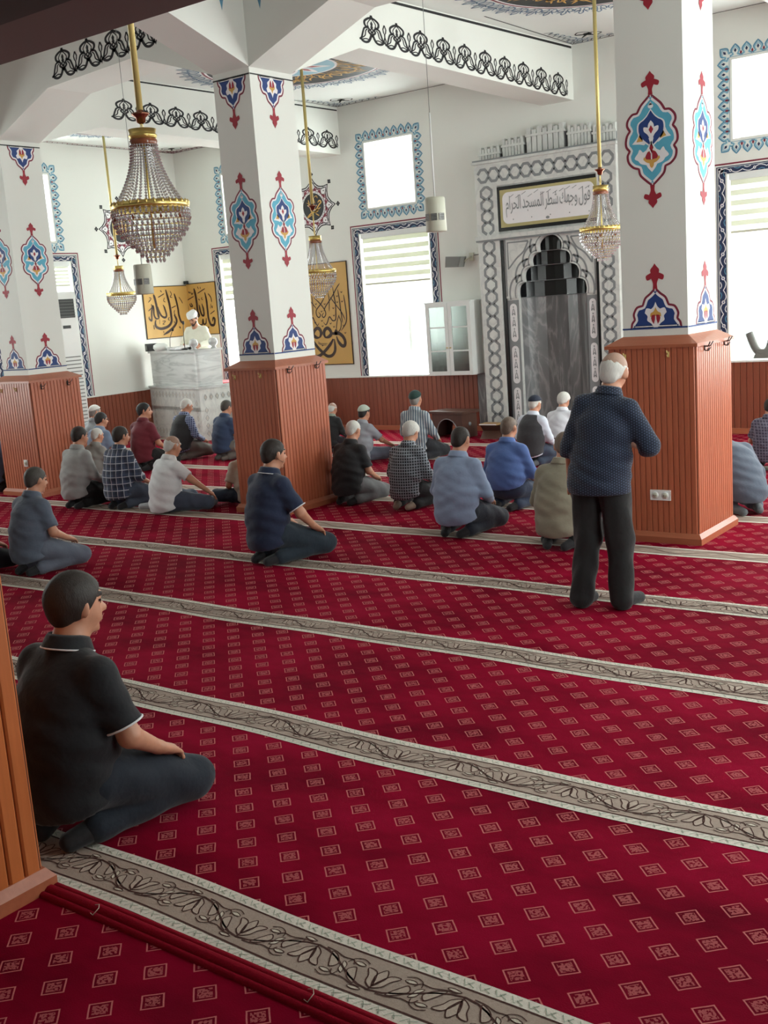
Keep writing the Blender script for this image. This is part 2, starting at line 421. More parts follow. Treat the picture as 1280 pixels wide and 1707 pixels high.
# ------------------------------------------------------------------ painted ornaments
def scal_outline():
    """scalloped pointed medallion, unit px (half height 540, half width 300)"""
    return mirror(segs([(0, 545), (55, 490), (120, 420), (160, 345)],
                       [(160, 345), (215, 335), (268, 270), (278, 200), (250, 140)],
                       [(250, 140), (282, 90), (298, 10), (290, -50), (258, -95)],
                       [(258, -95), (282, -150), (268, -235), (215, -300), (158, -325)],
                       [(158, -325), (140, -400), (70, -480), (0, -545)]))
def finial(dc, y, s, sg, layer=2):
    """three lobed bud; y = neck, pointing up for sg=1"""
    h = segs([(26, -20), (22, 40), (40, 90)], [(40, 90), (85, 75), (98, 120), (60, 145), (45, 150)], [(45, 150), (48, 185), (20, 220), (0, 250)])
    pl = [(x*s, y+yy*s*sg) for x, yy in h]+[(-x*s, y+yy*s*sg) for x, yy in reversed(h)]
    dc.fill(pl, M_RED, layer)
def tulip(dc, x, y, s, sg, layer):
    """white lotus with gold cup and red petals, pointing up (sg=1) """
    P = lambda l: [(x+a*s, y+b*s*sg) for a, b in l]
    w = mirror(segs([(0, 150), (20, 115), (48, 95)], [(48, 95), (62, 120), (95, 105)], [(95, 105), (80, 60), (100, 30), (125, 20)], [(125, 20), (115, -25), (80, -50), (95, -80)], [(95, -80), (60, -105), (30, -150), (0, -175)], n=3))
    g = mirror(segs([(0, 95), (18, 55), (60, 40), (72, 5)], [(72, 5), (60, -40), (0, -90)], n=3))
    r = segs([(8, 25), (42, 12), (52, -25)], [(52, -25), (40, -80), (10, -130)], [(10, -130), (8, 25)], n=3)
    dc.fill(P(w), M_WHITEP, layer); dc.fill(P(g), M_GOLDP, layer+1)
    dc.fill(P(r), M_RED, layer+2); dc.fill(P([(-a, b) for a, b in r]), M_RED, layer+2)
def medallion(dc, cx, cy, sx, sy):
    """full medallion, sx metres per unit across, sy up"""
    k = sy/sx
    dc.at(cx, cy, sx, sy)
    o = scal_outline()
    dc.fill(o, M_MAROON, 0); dc.fill(inset(o, 26), M_WHITEP, 1); dc.fill(inset(o, 52), M_CYAN, 2)
    finial(dc, 545, 1, 1); finial(dc, -545, 1, -1)
    # upper navy bud with white lotus and gold leaves
    dc.fill(segs([(-215, -20), (-150, 60), (-120, 170), (-60, 210)], [(-60, 210), (-60, 60), (-70, -40), (-130, -30), (-215, -20)], n=3), M_WHITEP, 3)
    dc.fill(segs([(215, 20), (170, 90), (130, 190), (60, 210)], [(60, 210), (60, 60), (70, -30), (130, 10), (215, 20)], n=3), M_WHITEP, 3)
    dc.fill([(-165, 0), (-125, 90), (-100, 120), (-95, 0)], M_GOLDP, 4); dc.fill([(165, 30), (125, 110), (100, 130), (95, 10)], M_GOLDP, 4)
    nv = mirror(segs([(0, 345), (40, 280), (80, 240)], [(80, 240), (130, 200), (135, 110), (95, 30), (30, -40), (0, -60)], n=4))
    dc.fill([(a*1.13, 135+(b-135)*1.1) for a, b in nv], M_WHITEP, 4); dc.fill(nv, M_NAVY, 5)
    dc.disc(0, 395, 30, M_WHITEP, 4); dc.fill([(-18, 405), (0, 450), (18, 405)], M_WHITEP, 4)
    dc.fill(mirror(segs([(0, 230), (28, 190), (34, 150)], [(34, 150), (80, 160), (78, 110), (40, 70), (18, 20), (14, -30), (0, -60)], n=3)), M_WHITEP, 6)
    dc.fill([(0, 175), (26, 125), (0, 75), (-26, 125)], M_RED, 7)
    # crossing stems and lower tulip
    for s in (-1, 1):
        dc.line(cr([(-18*s, 30), (0, -30), (45*s, -110), (80*s, -190)], 5), 20, M_WHITEP, 7)
    dc.fill([(0, -20), (24, -85), (0, -140), (-24, -85)], M_RED, 7)
    w = mirror(segs([(0, -60), (60, -110), (95, -130)], [(95, -130), (130, -90), (150, -130)], [(150, -130), (190, -190), (150, -220)], [(150, -220), (120, -260), (60, -280)], [(60, -280), (40, -320), (0, -370)], n=3))
    dc.fill(w, M_WHITEP, 5)
    dc.fill(mirror(segs([(0, -110), (70, -150), (92, -215)], [(92, -215), (60, -250), (25, -265)], [(25, -265), (20, -300), (0, -325)], n=3)), M_GOLDP, 6)
    dc.fill(mirror([(0, -110), (50, -140), (72, -185), (60, -215), (0, -225)]), M_RED, 7)
    dc.line([(0, -150), (0, -222)], 14, M_WHITEP, 8); dc.line([(-20, -110), (0, -160)], 12, M_WHITEP, 8)
    dc.at(0, 0, 1)
def half_medallion(dc, cx, cy, sx, sy, sg, fillm=None):
    """half medallion standing on a line (sg=1) or hanging from it (sg=-1)"""
    dc.at(cx, cy, sx, sy*sg)
    h = segs([(0, 440), (60, 380), (120, 330), (150, 255)], [(150, 255), (215, 235), (255, 160), (245, 100)], [(245, 100), (275, 60), (285, 0)])
    o = mirror(h)
    if abs(o[-1][1]) > 1: pass
    def clip(pl): return [(a, max(b, 0)) for a, b in pl]
    dc.fill(clip(o), M_MAROON, 0); dc.fill(clip([(a, b) for a, b in inset(o, 24)]), M_WHITEP, 1); dc.fill(clip(inset(o, 50)), fillm or M_NAVY, 2)
    finial(dc, 435, 1, 1)
    w = mirror(segs([(0, 280), (22, 230), (50, 205)], [(50, 205), (100, 215), (120, 165)], [(120, 165), (90, 130), (95, 85), (50, 50), (20, 5), (0, 5)], n=3))
    dc.fill(w, M_WHITEP, 3)
    dc.fill(mirror(segs([(0, 225), (22, 180), (55, 160), (60, 120)], [(60, 120), (30, 130), (0, 130)], n=3)), M_GOLDP, 4)
    for s in (-1, 1): dc.fill([(a*s, b) for a, b in ((6, 145), (42, 140), (52, 110), (42, 75), (22, 45), (8, 95))], M_RED, 5)
    dc.at(0, 0, 1)

# ------------------------------------------------------------------ wood cladding
def planks(mb, org, u, n, length, z0, z1, w, m, th=0.014, g=0.006):
    org = Vector(org); u = Vector(u); n = Vector(n); k = max(1, round(length/w)); w = length/k
    for i in range(k):
        a = i*w; b = (i+1)*w
        P = lambda t, d, z: org+u*t+n*d+Vector((0, 0, z))
        lo = [P(a, 0, z0), P(b, 0, z0), P(b-g*0.3, th*0.6, z0), P(b-g, th, z0), P(a+g, th, z0), P(a+g*0.3, th*0.6, z0)]
        hi = [q+Vector((0, 0, z1-z0)) for q in lo]
        mb.add(lo+hi, [(0,1,7,6), (1,2,8,7), (2,3,9,8), (3,4,10,9), (4,5,11,10), (5,0,6,11), (6,7,8,9,10,11), (5,4,3,2,1,0)], m)
M_GROOVE = paint('groove_brown', (84, 42, 26), 0.7, 0.05)

def coat_hook(parent, x, y, z, nx, ny, big=False):
    """small double coat hook"""
    mb = MB(); n = Vector((nx, ny, 0)); t = Vector((-ny, nx, 0)); c = Vector((x, y, z))
    m = M_BRASS if not big else M_DARKPL
    if not big:
        mb.tube([c-Vector((0,0,.025)), c+Vector((0,0,.02))], 0.008, m, 8)
        mb.tube([c+n*0.004+Vector((0,0,.01)), c+n*0.03+Vector((0,0,.012)), c+n*0.036+Vector((0,0,.03))], 0.005, m, 8)
        mb.tube([c+n*0.004-Vector((0,0,.01)), c+n*0.022-Vector((0,0,.02)), c+n*0.026-Vector((0,0,.004))], 0.004, m, 8)
    else:
        mb.tube([c-Vector((0,0,.03)), c+Vector((0,0,.02))], 0.009, m, 8)
        for s in (-1, 1):
            mb.tube([c+n*0.005, c+n*0.04+t*0.02*s, c+n*0.06+t*0.035*s+Vector((0,0,.035))], 0.0045, m, 8)
            mb.tube([c+n*0.005-Vector((0,0,.03)), c+n*0.03+t*0.012*s-Vector((0,0,.035)), c+n*0.045+t*0.02*s-Vector((0,0,.01))], 0.004, m, 8)
    mb.build('coat_hook', parent)

def pillar(label, x0, x1, y0, y1, wx0, wx1, wy0, wy1, zw, zl, ztip, mz0, mz1, ttip, zt, ztop, cxf, cyr, hw, hooks=(), socket=None, planks_w=0.05, deco=True, woodm=None):
    t = thing('pillar', label, 'pillar', ((wx0+wx1)/2, (wy0+wy1)/2, 0))
    ox, oy = (wx0+wx1)/2, (wy0+wy1)/2
    L = lambda a: a-ox
    K = lambda a: a-oy
    mb = MB(); mb.box(L(x0), L(x1), K(y0), K(y1), 0.02, ztop, M_WALL)
    if deco:
        sxs = hw/300; sz = (mz1-mz0)/1590
        for (dc, c) in ((Deco(mb, (0, K(y0), 0), (1,0,0), (0,0,1), (0,-1,0)), L(cxf)), (Deco(mb, (L(x1), 0, 0), (0,1,0), (0,0,1), (1,0,0)), K(cyr)),
                        (Deco(mb, (0, K(y1), 0), (-1,0,0), (0,0,1), (0,1,0)), -L(cxf)), (Deco(mb, (L(x0), 0, 0), (0,-1,0), (0,0,1), (-1,0,0)), -K(cyr))):
            w = (x1-x0)/2 if abs(dc.n.y) > 0.5 else (y1-y0)/2
            mid = 0 if False else None
            medallion(dc, c, (mz0+mz1)/2, sxs, sz)
            half_medallion(dc, c, zl, sxs*1.03, (ztip-zl)/690, 1)
            half_medallion(dc, c, zt, sxs*1.03, (zt-ttip)/690, -1)
            cm = (L(x0)+L(x1))/2*(1 if dc.n.y < 0 else -1) if abs(dc.n.y) > 0.5 else (K(y0)+K(y1))/2*(1 if dc.n.x > 0 else -1)
            for z in (zl, zt): dc.fill([(cm-w, z-0.006), (cm+w, z-0.006), (cm+w, z+0.006), (cm-w, z+0.006)], M_NAVY if z == zl else M_BLACK, 4)
    mb.build('painted_shaft', t)
    wm = woodm or M_WOOD
    mb = MB(); mb.box(L(wx0)+0.008, L(wx1)-0.008, K(wy0)+0.008, K(wy1)-0.008, 0.015, zw-0.06, M_GROOVE)
    zb = 0.075; zt_ = zw-0.06
    planks(mb, (L(wx0)+.012, K(wy0)+.012, 0), (1,0,0), (0,-1,0), wx1-wx0-.024, zb, zt_, planks_w, wm)
    planks(mb, (L(wx1)-.012, K(wy0)+.012, 0), (0,1,0), (1,0,0), wy1-wy0-.024, zb, zt_, planks_w, wm, g=.006 if woodm is None else .011)
    planks(mb, (L(wx0)+.012, K(wy1)-.012, 0), (0,-1,0), (-1,0,0), wy1-wy0-.024, zb, zt_, planks_w, wm)
    planks(mb, (L(wx1)-.012, K(wy1)-.012, 0), (-1,0,0), (0,1,0), wx1-wx0-.024, zb, zt_, planks_w, wm)
    mb.build('wood_cladding', t)
    a, b, c, d = L(wx0), L(wx1), K(wy0), K(wy1)
    mb = MB(); e = 0.03; mb.box(a-e, b+e, c-e, d+e, 0.0, 0.05, M_WOODH)
    mb.hull8([(a-e,c-e,.05),(b+e,c-e,.05),(b+e,d+e,.05),(a-e,d+e,.05),(a-.004,c-.004,.085),(b+.004,c-.004,.085),(b+.004,d+.004,.085),(a-.004,d+.004,.085)], M_WOODH)
    mb.build('skirting', t)
    mb = MB(); e = 0.02; mb.box(a-e, b+e, c-e, d+e, zw-0.075, zw-0.05, M_WOODH)
    mb.hull8([(a-e,c-e,zw-.05),(b+e,c-e,zw-.05),(b+e,d+e,zw-.05),(a-e,d+e,zw-.05),(L(x0)-.002,K(y0)-.002,zw+.015),(L(x1)+.002,K(y0)-.002,zw+.015),(L(x1)+.002,K(y1)+.002,zw+.015),(L(x0)-.002,K(y1)+.002,zw+.015)], M_WOODH)
    mb.build('cornice', t)
    for (hx, hy, hz, nx, ny, big) in hooks: coat_hook(t, L(hx), K(hy), hz, nx, ny, big)
    if socket:
        sx_, sy_, sz_, dbl = socket
        mb = MB(); w_ = 0.085 if dbl else 0.035
        mb.box(L(sx_)-w_, L(sx_)+w_, K(sy_)-0.014, K(sy_), sz_-0.042, sz_+0.042, M_WHITEPL)
        for c_ in ((-0.042, 0.042) if dbl else (0,)):
            q = MB(); 
            mb.tube([(L(sx_)+c_, K(sy_)-0.0145, sz_), (L(sx_)+c_, K(sy_)-0.019, sz_)], 0.03, M_WHITEPL, 20)
            mb.tube([(L(sx_)+c_, K(sy_)-0.0192, sz_), (L(sx_)+c_, K(sy_)-0.0196, sz_)], 0.022, M_CREAMPL, 20)
            for q_ in (-0.009, 0.009): mb.tube([(L(sx_)+c_+q_, K(sy_)-0.0197, sz_), (L(sx_)+c_+q_, K(sy_)-0.0202, sz_)], 0.0035, M_DARKPL, 8)
        mb.build('power_socket', t)
    return t
pillar('white square pillar painted with large medallions, nearest to the mihrab on its right, behind the standing man',
       -3.75, -3.21, 8.35, 8.99, -3.84, -3.11, 8.24, 9.04, 1.635, 1.71, 2.215, 2.63, 3.64, 4.07, 4.55, 4.5, -3.47, 8.73, 0.22,
       hooks=((-3.69, 8.238, 1.5, 0, -1, False), (-3.33, 8.238, 1.51, 0, -1, False), (-3.11, 8.42, 1.55, 1, 0, True), (-3.11, 8.86, 1.56, 1, 0, True)), socket=(-3.42, 8.24, 0.389, True), planks_w=0.047)
pillar('white square pillar with painted medallions in the middle of the hall, navy polo man before it',
       -8.02, -7.53, 8.35, 8.99, -8.11, -7.44, 8.24, 9.04, 1.56, 1.64, 2.1, 2.49, 3.44, 3.84, 4.33, 4.42, -7.775, 8.66, 0.2,
       hooks=((-8.0, 8.238, 1.42, 0, -1, False), (-7.64, 8.238, 1.43, 0, -1, False), (-7.44, 8.42, 1.47, 1, 0, True), (-7.44, 8.86, 1.48, 1, 0, True)))
pillar('white painted pillar at the left edge with a power socket low on its wood',
       -12.12, -11.61, 8.35, 8.93, -12.24, -11.47, 8.24, 9.0, 1.49, 1.575, 2.01, 2.445, 3.34, 3.77, 4.235, 4.42, -11.85, 8.655, 0.2,
       hooks=((-12.05, 8.238, 1.33, 0, -1, False), (-11.75, 8.238, 1.34, 0, -1, False), (-11.47, 8.4, 1.36, 1, 0, True), (-11.47, 8.8, 1.37, 1, 0, True)), socket=(-11.74, 8.24, 0.42, False))
pillar('wood clad pillar in the left foreground beside the kneeling man in black',
       -3.9, -3.45, 1.6, 2.1, -4.0, -3.36, 1.5, 2.2, 1.62, 1.7, 2.2, 2.3, 2.75, 2.7, 2.75, 2.79, -3.6, 1.8, 0.2, deco=False, planks_w=0.07, woodm=M_WOODF)

# ------------------------------------------------------------------ beams
def crest_motif(dc, x, y, w, h):
    """open-work lotus crest as brush lines; one repeat, unit square"""
    dc.at(x, y, w, h)
    L = lambda p, k=.05: dc.line(cr(p, 4), k*1.45, M_BLACK, 0)
    for s in (-1, 1):
        L([(0, 1.02), (s*.03, .93), (s*.14, .88), (s*.26, .78), (s*.27, .66), (s*.2, .55)], .055)          # outer bud
        L([(0, .9), (s*.1, .8), (s*.16, .68), (s*.12, .58)], .025)
        L([(s*.2, .6), (s*.1, .5), (s*.13, .4), (s*.02, .3)], .05)                                     # waist diamond
        L([(s*.14, .56), (s*.28, .52), (s*.35, .36), (s*.42, .14), (s*.5, .08)], .045)                   # long side leaf
        L([(s*.17, .5), (s*.24, .42), (s*.27, .26), (s*.34, .18), (s*.42, .13)], .03)
        L([(s*.02, .33), (s*.08, .16), (s*.16, .04), (s*.28, -.0), (s*.4, .05), (s*.44, .15)], .06)       # bowl
        L([(s*.12, .1), (s*.24, .13), (s*.34, .1), (s*.4, .08)], .03)
        L([(0, .36), (s*.05, .46), (0, .56)], .035)
    L([(-.03, .22), (.0, .32), (.03, .22)], .04)
    dc.fill([(0, .82), (.05, .72), (.035, .63), (.06, .57), (0, .53), (-.06, .57), (-.035, .63), (-.05, .72)], M_BLACK, 0)
    dc.fill([(0, .46), (.03, .4), (0, .33), (-.03, .4)], M_BLACK, 0)
    # small spear bud between two lotuses
    dc.line([(.5, .76), (.56, .6), (.54, .48), (.5, .4), (.46, .48), (.44, .6), (.5, .76)], .045, M_BLACK, 0)
    dc.line([(.5, .42), (.5, .3), (.54, .18), (.5, .02), (.46, .18), (.5, .3)], .05, M_BLACK, 0)
    dc.at(0, 0, 1)
def crest_row(mb, org, u, n, length, z, h=0.25, pitch=0.46, z2=None):
    u = Vector(u); k = max(1, round(length/pitch)); p = length/k; z2 = z if z2 is None else z2
    dc = Deco(mb, org, u, (0, 0, 1), n)
    for i in range(k): crest_motif(dc, (i+.5)*p, z+(z2-z)*(i+.5)/k, p, h)
def beam(name, a, b, half, zlo_a, zlo_b, ztop, ha=None, hb=None, zflat_a=None, zflat_b=None):
    """beam from a to b (xy), haunches of length ha / hb dropping to zlo at the pillars"""
    a = Vector((a[0], a[1], 0)); b = Vector((b[0], b[1], 0)); d = (b-a).normalized(); s = Vector((-d.y, d.x, 0))*half; Ln = (b-a).length
    st = [(0, zlo_a)]
    if ha: st.append((ha, zflat_a))
    if hb: st.append((Ln-hb, zflat_b))
    st.append((Ln, zlo_b))
    mb = MB()
    for i in range(len(st)-1):
        t0, z0 = st[i]; t1, z1 = st[i+1]; p, q = a+d*t0, a+d*t1
        Z = lambda v, z: (v.x, v.y, z)
        mb.hull8([Z(p-s, z0), Z(q-s, z1), Z(q+s, z1), Z(p+s, z0), Z(p-s, ztop), Z(q-s, ztop), Z(q+s, ztop), Z(p+s, ztop)], M_WALL)
    return mb, a, d, s, Ln
CT = 5.75
# beam from the middle pillar to the qibla wall
mb, a, d, s, Ln = beam('beam', (-7.775, 8.97), (-7.43, QW+0.05), 0.245, 4.40, 4.64, CT, ha=1.12, zflat_a=4.775)
crest_row(mb, a-s+d*1.13, d, (d.y, -d.x, 0), 4.35, 4.86, 0.28, 0.44, 4.67)
dc = Deco(mb, a-s, d, (0, 0, 1), (d.y, -d.x, 0)); dc.line([(1.0, 5.33), (Ln-0.05, 5.33)], 0.03, M_BLACK, 0)
mb.build('trim_1', kind='structure')
# beam from the left pillar to the qibla wall
mb, a, d, s, Ln = beam('beam', (-11.865, 8.95), (-11.6, QW+0.05), 0.25, 4.30, 4.47, CT, ha=0.95, zflat_a=4.55)
crest_row(mb, a-s+d*1.15, d, (d.y, -d.x, 0), 4.45, 4.68, 0.26, 0.44, 4.56)
dc = Deco(mb, a-s, d, (0, 0, 1), (d.y, -d.x, 0)); dc.line([(1.0, 5.185), (Ln-0.05, 5.15)], 0.02, M_BLACK, 0)
mb.build('trim_2', kind='structure')
# cross beams in the line of the pillars
mb, a, d, s, Ln = beam('beam', (-11.61, 8.64), (-8.02, 8.64), 0.30, 4.29, 4.40, CT, 1.05, 1.1, 4.70, 4.76)
crest_row(mb, a-s+d*1.15, d, (0, -1, 0), 1.7, 4.76, 0.29, 0.44, 4.83)
mb.build('trim_3', kind='structure')
mb, a, d, s, Ln = beam('beam', (-7.53, 8.66), (-3.75, 8.66), 0.31, 4.39, 4.45, CT, 1.1, 1.1, 4.80, 4.80)
dc = Deco(mb, a-s, d, (0, 0, 1), (0, -1, 0))
mb.build('trim_4', kind='structure')
mb, a, d, s, Ln = beam('beam', (-15.25, 8.64), (-12.12, 8.64), 0.30, 4.75, 4.30, CT, None, 1.0, None, 4.72)
dc = Deco(mb, a-s, d, (0, 0, 1), (0, -1, 0))
mb.build('trim_5', kind='structure')
mb, a, d, s, Ln = beam('beam', (-3.21, 8.66), (RW, 8.66), 0.31, 4.42, 4.80, CT, 1.1, None, 4.80)
mb.build('trim_6', kind='structure')
# beams running back towards the gallery
def bud(dc, x, z, s):
    dc.at(x, z, s)
    dc.fill(segs([(0, -1), (.18, -.4), (.5, 0), (.3, .3)], [(.3, .3), (.5, .55), (.25, .9)], [(.25, .9), (-.25, .9)], [(-.25, .9), (-.5, .55), (-.3, .3)], [(-.3, .3), (-.5, 0), (-.18, -.4), (0, -1)]), M_STEELB, 0)
    dc.fill([(0, -.3), (.16, .2), (0, .6), (-.16, .2)], M_WHITEP, 1); dc.fill([(0, 0), (.07, .22), (0, .42), (-.07, .22)], M_NAVY, 2); dc.at(0, 0, 1)
for i, (x, x1, hw_) in enumerate(((-11.865, -11.865, 0.25), (-7.775, -7.775, 0.245), (-3.48, -3.48, 0.27))):
    mb, a, d, s, Ln = beam('beam', (x, 8.36), (x1, 2.4), hw_, 4.39 if i else 4.29, 4.39, CT, 1.1, 1.0, 4.76, 4.76)
    dc = Deco(mb, (x+hw_, 0, 0), (0, 1, 0), (0, 0, 1), (1, 0, 0)); 
    if i == 1: bud(dc, 8.05, 5.07, 0.22)
    if i == 0: bud(dc, 7.3, 4.95, 0.26)
    mb.build(f'trim_{7+i}', kind='structure')
mb = MB(); dc = Deco(mb, (0, 8.35, 0), (1, 0, 0), (0, 0, 1), (0, -1, 0)); 
# (bud on the front of the cross beam)
bud(dc, -7.32, 5.07, 0.2); bud(dc, -12.35, 4.9, 0.26); mb.build('trim_10', kind='structure')
mb, a, d, s, Ln = beam('beam', (-3.48, 8.97), (-3.3, QW+0.05), 0.27, 4.40, 4.64, CT, ha=1.12, zflat_a=4.775)
mb.build('trim_11', kind='structure')

# ------------------------------------------------------------------ ceiling with painted bays
M_CEILB = paint('pale_blue_paint', (150, 196, 214), 0.6, 0.05); M_BLUEG = paint('grey_blue_paint', (104, 132, 160), 0.6, 0.04)
def rosette(mb, cx, cy, z, R, full=True):
    dc = Deco(mb, (cx, cy, z), (1,0,0), (0,1,0), (0,0,-1), 0.003, 0.0012)
    cir = lambda r, n=72: [(r*math.cos(2*PI*k/n), r*math.sin(2*PI*k/n)) for k in range(n)]
    dc.fill(cir(R), M_MAROON, 0); dc.fill(cir(R*0.975), M_WHITEP, 1); dc.fill(cir(R*0.95), M_BLACK, 2)
    rnd = random.Random(5)
    # gold interlaced script in the dark ring
    for k in range(64):
        a0 = 2*PI*k/64+rnd.uniform(-.03, .03); r0 = R*rnd.uniform(0.5, 0.6); r1 = R*rnd.uniform(0.76, 0.92); a1 = a0+rnd.uniform(-.25, .3)
        p = [(r0*math.cos(a0), r0*math.sin(a0)), ((r0+r1)/2*math.cos(a0*0.5+a1*0.5+.06), (r0+r1)/2*math.sin(a0*0.5+a1*0.5+.06)), (r1*math.cos(a1), r1*math.sin(a1))]
        dc.brush(p, R*0.022, M_GOLDP, 3)
    for k in range(30):
        a0 = 2*PI*k/30; p = [((R*(0.62+0.16*math.sin(j*1.1+k)))*math.cos(a0+j*0.06), (R*(0.62+0.16*math.sin(j*1.1+k)))*math.sin(a0+j*0.06)) for j in range(5)]
        dc.brush(p, R*0.02, M_GOLDP, 3)
    dc.fill(cir(R*0.47), M_WHITEP, 3); dc.fill(cir(R*0.44), M_CEILB, 4)
    for k in range(8):
        dc.at(0, 0, 1, 1, 2*PI*k/8); p = [(0, .05*R), (.06*R, .2*R), (0, .4*R), (-.06*R, .2*R)]
        dc.fill(cr(p, 4, True), M_WHITEP, 5); dc.fill([(a*.5, .1*R+b*.5) for a, b in p], M_RED, 6)
    # blue-grey lace outside
    for k in range(44):
        dc.at(0, 0, 1, 1, 2*PI*k/44); w = R*0.075
        for sg in (-1, 1):
            dc.line(cr([(0, R*1.02), (sg*w*.8, R*1.06), (sg*w*.9, R*1.14), (sg*w*.2, R*1.12), (sg*w*.3, R*1.2), (0, R*1.26)], 4), R*0.014, M_BLUEG, 0)
            dc.line(cr([(sg*w*.5, R*1.02), (sg*w*.2, R*1.09), (sg*w*.9, R*1.2)], 4), R*0.012, M_BLUEG, 0)
    dc.at(0, 0, 1)
def corner_lace(mb, x, y, z, sx, sy, col):
    dc = Deco(mb, (x, y, z), (sx,0,0), (0,sy,0), (0,0,-1), 0.003, 0.001)
    dc.line([(0.04, 0.04), (3.0, 0.04)], 0.02, M_BLACK, 0); dc.line([(0.04, 0.04), (0.04, 2.4)], 0.02, M_BLACK, 0)
    for k in range(7):
        t = 0.12+k*0.13
        for f in (lambda a, b: (a, b), lambda a, b: (b, a)):
            r = 0.16*(1-k/8)
            pts = [(t+r*0.5*math.cos(q*1.0), 0.13+r*0.5*(1+math.sin(q*1.0))) for q in range(6)]
            dc.line(cr([f(*p) for p in pts], 3), 0.016, col, 0)
            dc.line(cr([f(t-.06, .07), f(t, .16), f(t+.07, .08)], 3), 0.014, M_BLACK, 0)
    dc.line(cr([(.5, .3), (.42, .42), (.3, .5)], 4), .05, M_BLACK, 0); dc.disc(.45, .45, .06, M_BLACK, 0)
    dc.line(cr([(.3, .3), (.5, .5), (.62, .4), (.52, .3)], 4), .02, M_BLACK, 0); dc.line(cr([(.3, .3), (.5, .5), (.4, .62), (.3, .52)], 4), .02, M_BLACK, 0)
def build_ceiling():
    mb = MB()
    mb.box(LW-0.4, RW+0.4, BW-0.3, QW+0.4, CT-0.02, CT+0.2, M_CEIL)
    mb.box(LW-0.1, -11.6, 8.94, QW+0.05, 5.0, CT, M_CEIL)
    mb.box(-12.1, -7.6, 8.96, QW+0.05, 5.2, CT, M_CEIL)
    mb.box(-7.75, RW+0.1, 8.96, QW+0.05, 5.36, CT, M_CEIL)
    rosette(mb, -9.8, 11.75, 5.2, 1.22); rosette(mb, -5.45, 11.75, 5.36, 1.27); rosette(mb, -13.4, 11.8, 5.0, 0.9)
    corner_lace(mb, -11.36, QW, 5.2, 1, -1, M_BLUEG); corner_lace(mb, -7.18, QW, 5.36, 1, -1, M_BLUEG); corner_lace(mb, LW, QW, 5.0, 1, -1, M_MAROON)
    dc = Deco(mb, (LW, QW, 5.0), (1,0,0), (0,-1,0), (0,0,-1), 0.003, 0.001)
    for k in range(30):
        dc.line(cr([(.06, .1+k*.1), (.13, .14+k*.1), (.07, .18+k*.1)], 3), .014, M_MAROON, 1)
        dc.line(cr([(.1+k*.1, .06), (.14+k*.1, .13), (.18+k*.1, .07)], 3), .014, M_MAROON, 1)
    dc.line([(0.17, 0.0), (0.17, 3.4)], 0.012, M_MAROON, 1); dc.line([(0, 0.17), (3.2, 0.17)], 0.012, M_MAROON, 1)
    mb.build('ceiling', kind='structure')
build_ceiling()

# gallery slab above the camera, dark brown underside
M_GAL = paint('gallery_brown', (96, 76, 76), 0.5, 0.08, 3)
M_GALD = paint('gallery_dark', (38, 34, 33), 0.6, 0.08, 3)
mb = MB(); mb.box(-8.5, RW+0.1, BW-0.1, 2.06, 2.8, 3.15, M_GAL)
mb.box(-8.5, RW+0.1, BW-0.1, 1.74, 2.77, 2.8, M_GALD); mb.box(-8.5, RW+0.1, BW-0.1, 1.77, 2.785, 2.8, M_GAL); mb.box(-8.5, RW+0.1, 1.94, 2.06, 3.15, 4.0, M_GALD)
mb.build('trim_12', kind='structure')

# ------------------------------------------------------------------ walls with window openings
def wall_x(mb, y, th, x0, x1, z0, z1, holes, m):
    """wall in a plane of constant y; th signed outward thickness; holes (x0,x1,z0,z1)"""
    xs = sorted({x0, x1, *[h[0] for h in holes], *[h[1] for h in holes]}); zs = sorted({z0, z1, *[h[2] for h in holes], *[h[3] for h in holes]})
    for i in range(len(xs)-1):
        zc = None; run = None
        for k in range(len(zs)-1):
            cx = (xs[i]+xs[i+1])/2; cz = (zs[k]+zs[k+1])/2
            solid = not any(h[0] < cx < h[1] and h[2] < cz < h[3] for h in holes)
            if solid: run = (run[0], zs[k+1]) if run else (zs[k], zs[k+1])
            if run and (not solid or k == len(zs)-2):
                mb.box(xs[i], xs[i+1], min(y, y+th), max(y, y+th), run[0], run[1], m); run = None
def wall_y(mb, x, th, y0, y1, z0, z1, holes, m):
    t = MB(); wall_x(t, x, th, y0, y1, z0, z1, holes, m)
    mb.add([(b, a, c) for a, b, c in t.v], [tuple(reversed(f)) for f in t.f], m)
def scroll_band(dc, p0, p1, w):
    """navy band with white scroll and flowers from p0 to p1 in the deco plane"""
    p0 = Vector(p0); p1 = Vector(p1); d = (p1-p0); L_ = d.length; d.normalize(); s = Vector((-d.y, d.x))
    Q = lambda t, o: tuple(p0+d*t+s*o)
    h = w/2; dc.fill([Q(0, -h), Q(L_, -h), Q(L_, h), Q(0, h)], M_INKB, 1)
    k = max(1, round(L_/0.3)); p = L_/k
    for i in range(k):
        t = i*p; sg = 1 if i % 2 else -1
        dc.disc(*Q(t+p*.5, 0), w*0.27, M_WHITEP, 2, 8); dc.disc(*Q(t+p*.5, 0), w*0.1, M_NAVY, 3, 6)
        for e in (-1, 1):
            c = cr([Q(t+p*.5, 0), Q(t+p*.5+e*p*.2, sg*e*h*.75), Q(t+p*.5+e*p*.38, sg*e*h*.5), Q(t+p*.5+e*p*.5, 0)], 4); dc.line(c, w*0.13, M_WHITEP, 2)
            c = cr([Q(t+p*.5+e*p*.15, -sg*e*h*.8), Q(t+p*.5+e*p*.3, -sg*e*h*.45), Q(t+p*.5+e*p*.42, -sg*e*h*.8)], 4); dc.line(c, w*0.12, M_STEELB if e > 0 else M_WHITEP, 2)
M_INKB = paint('dark_navy_paint', (38, 52, 86), 0.6, 0.06)
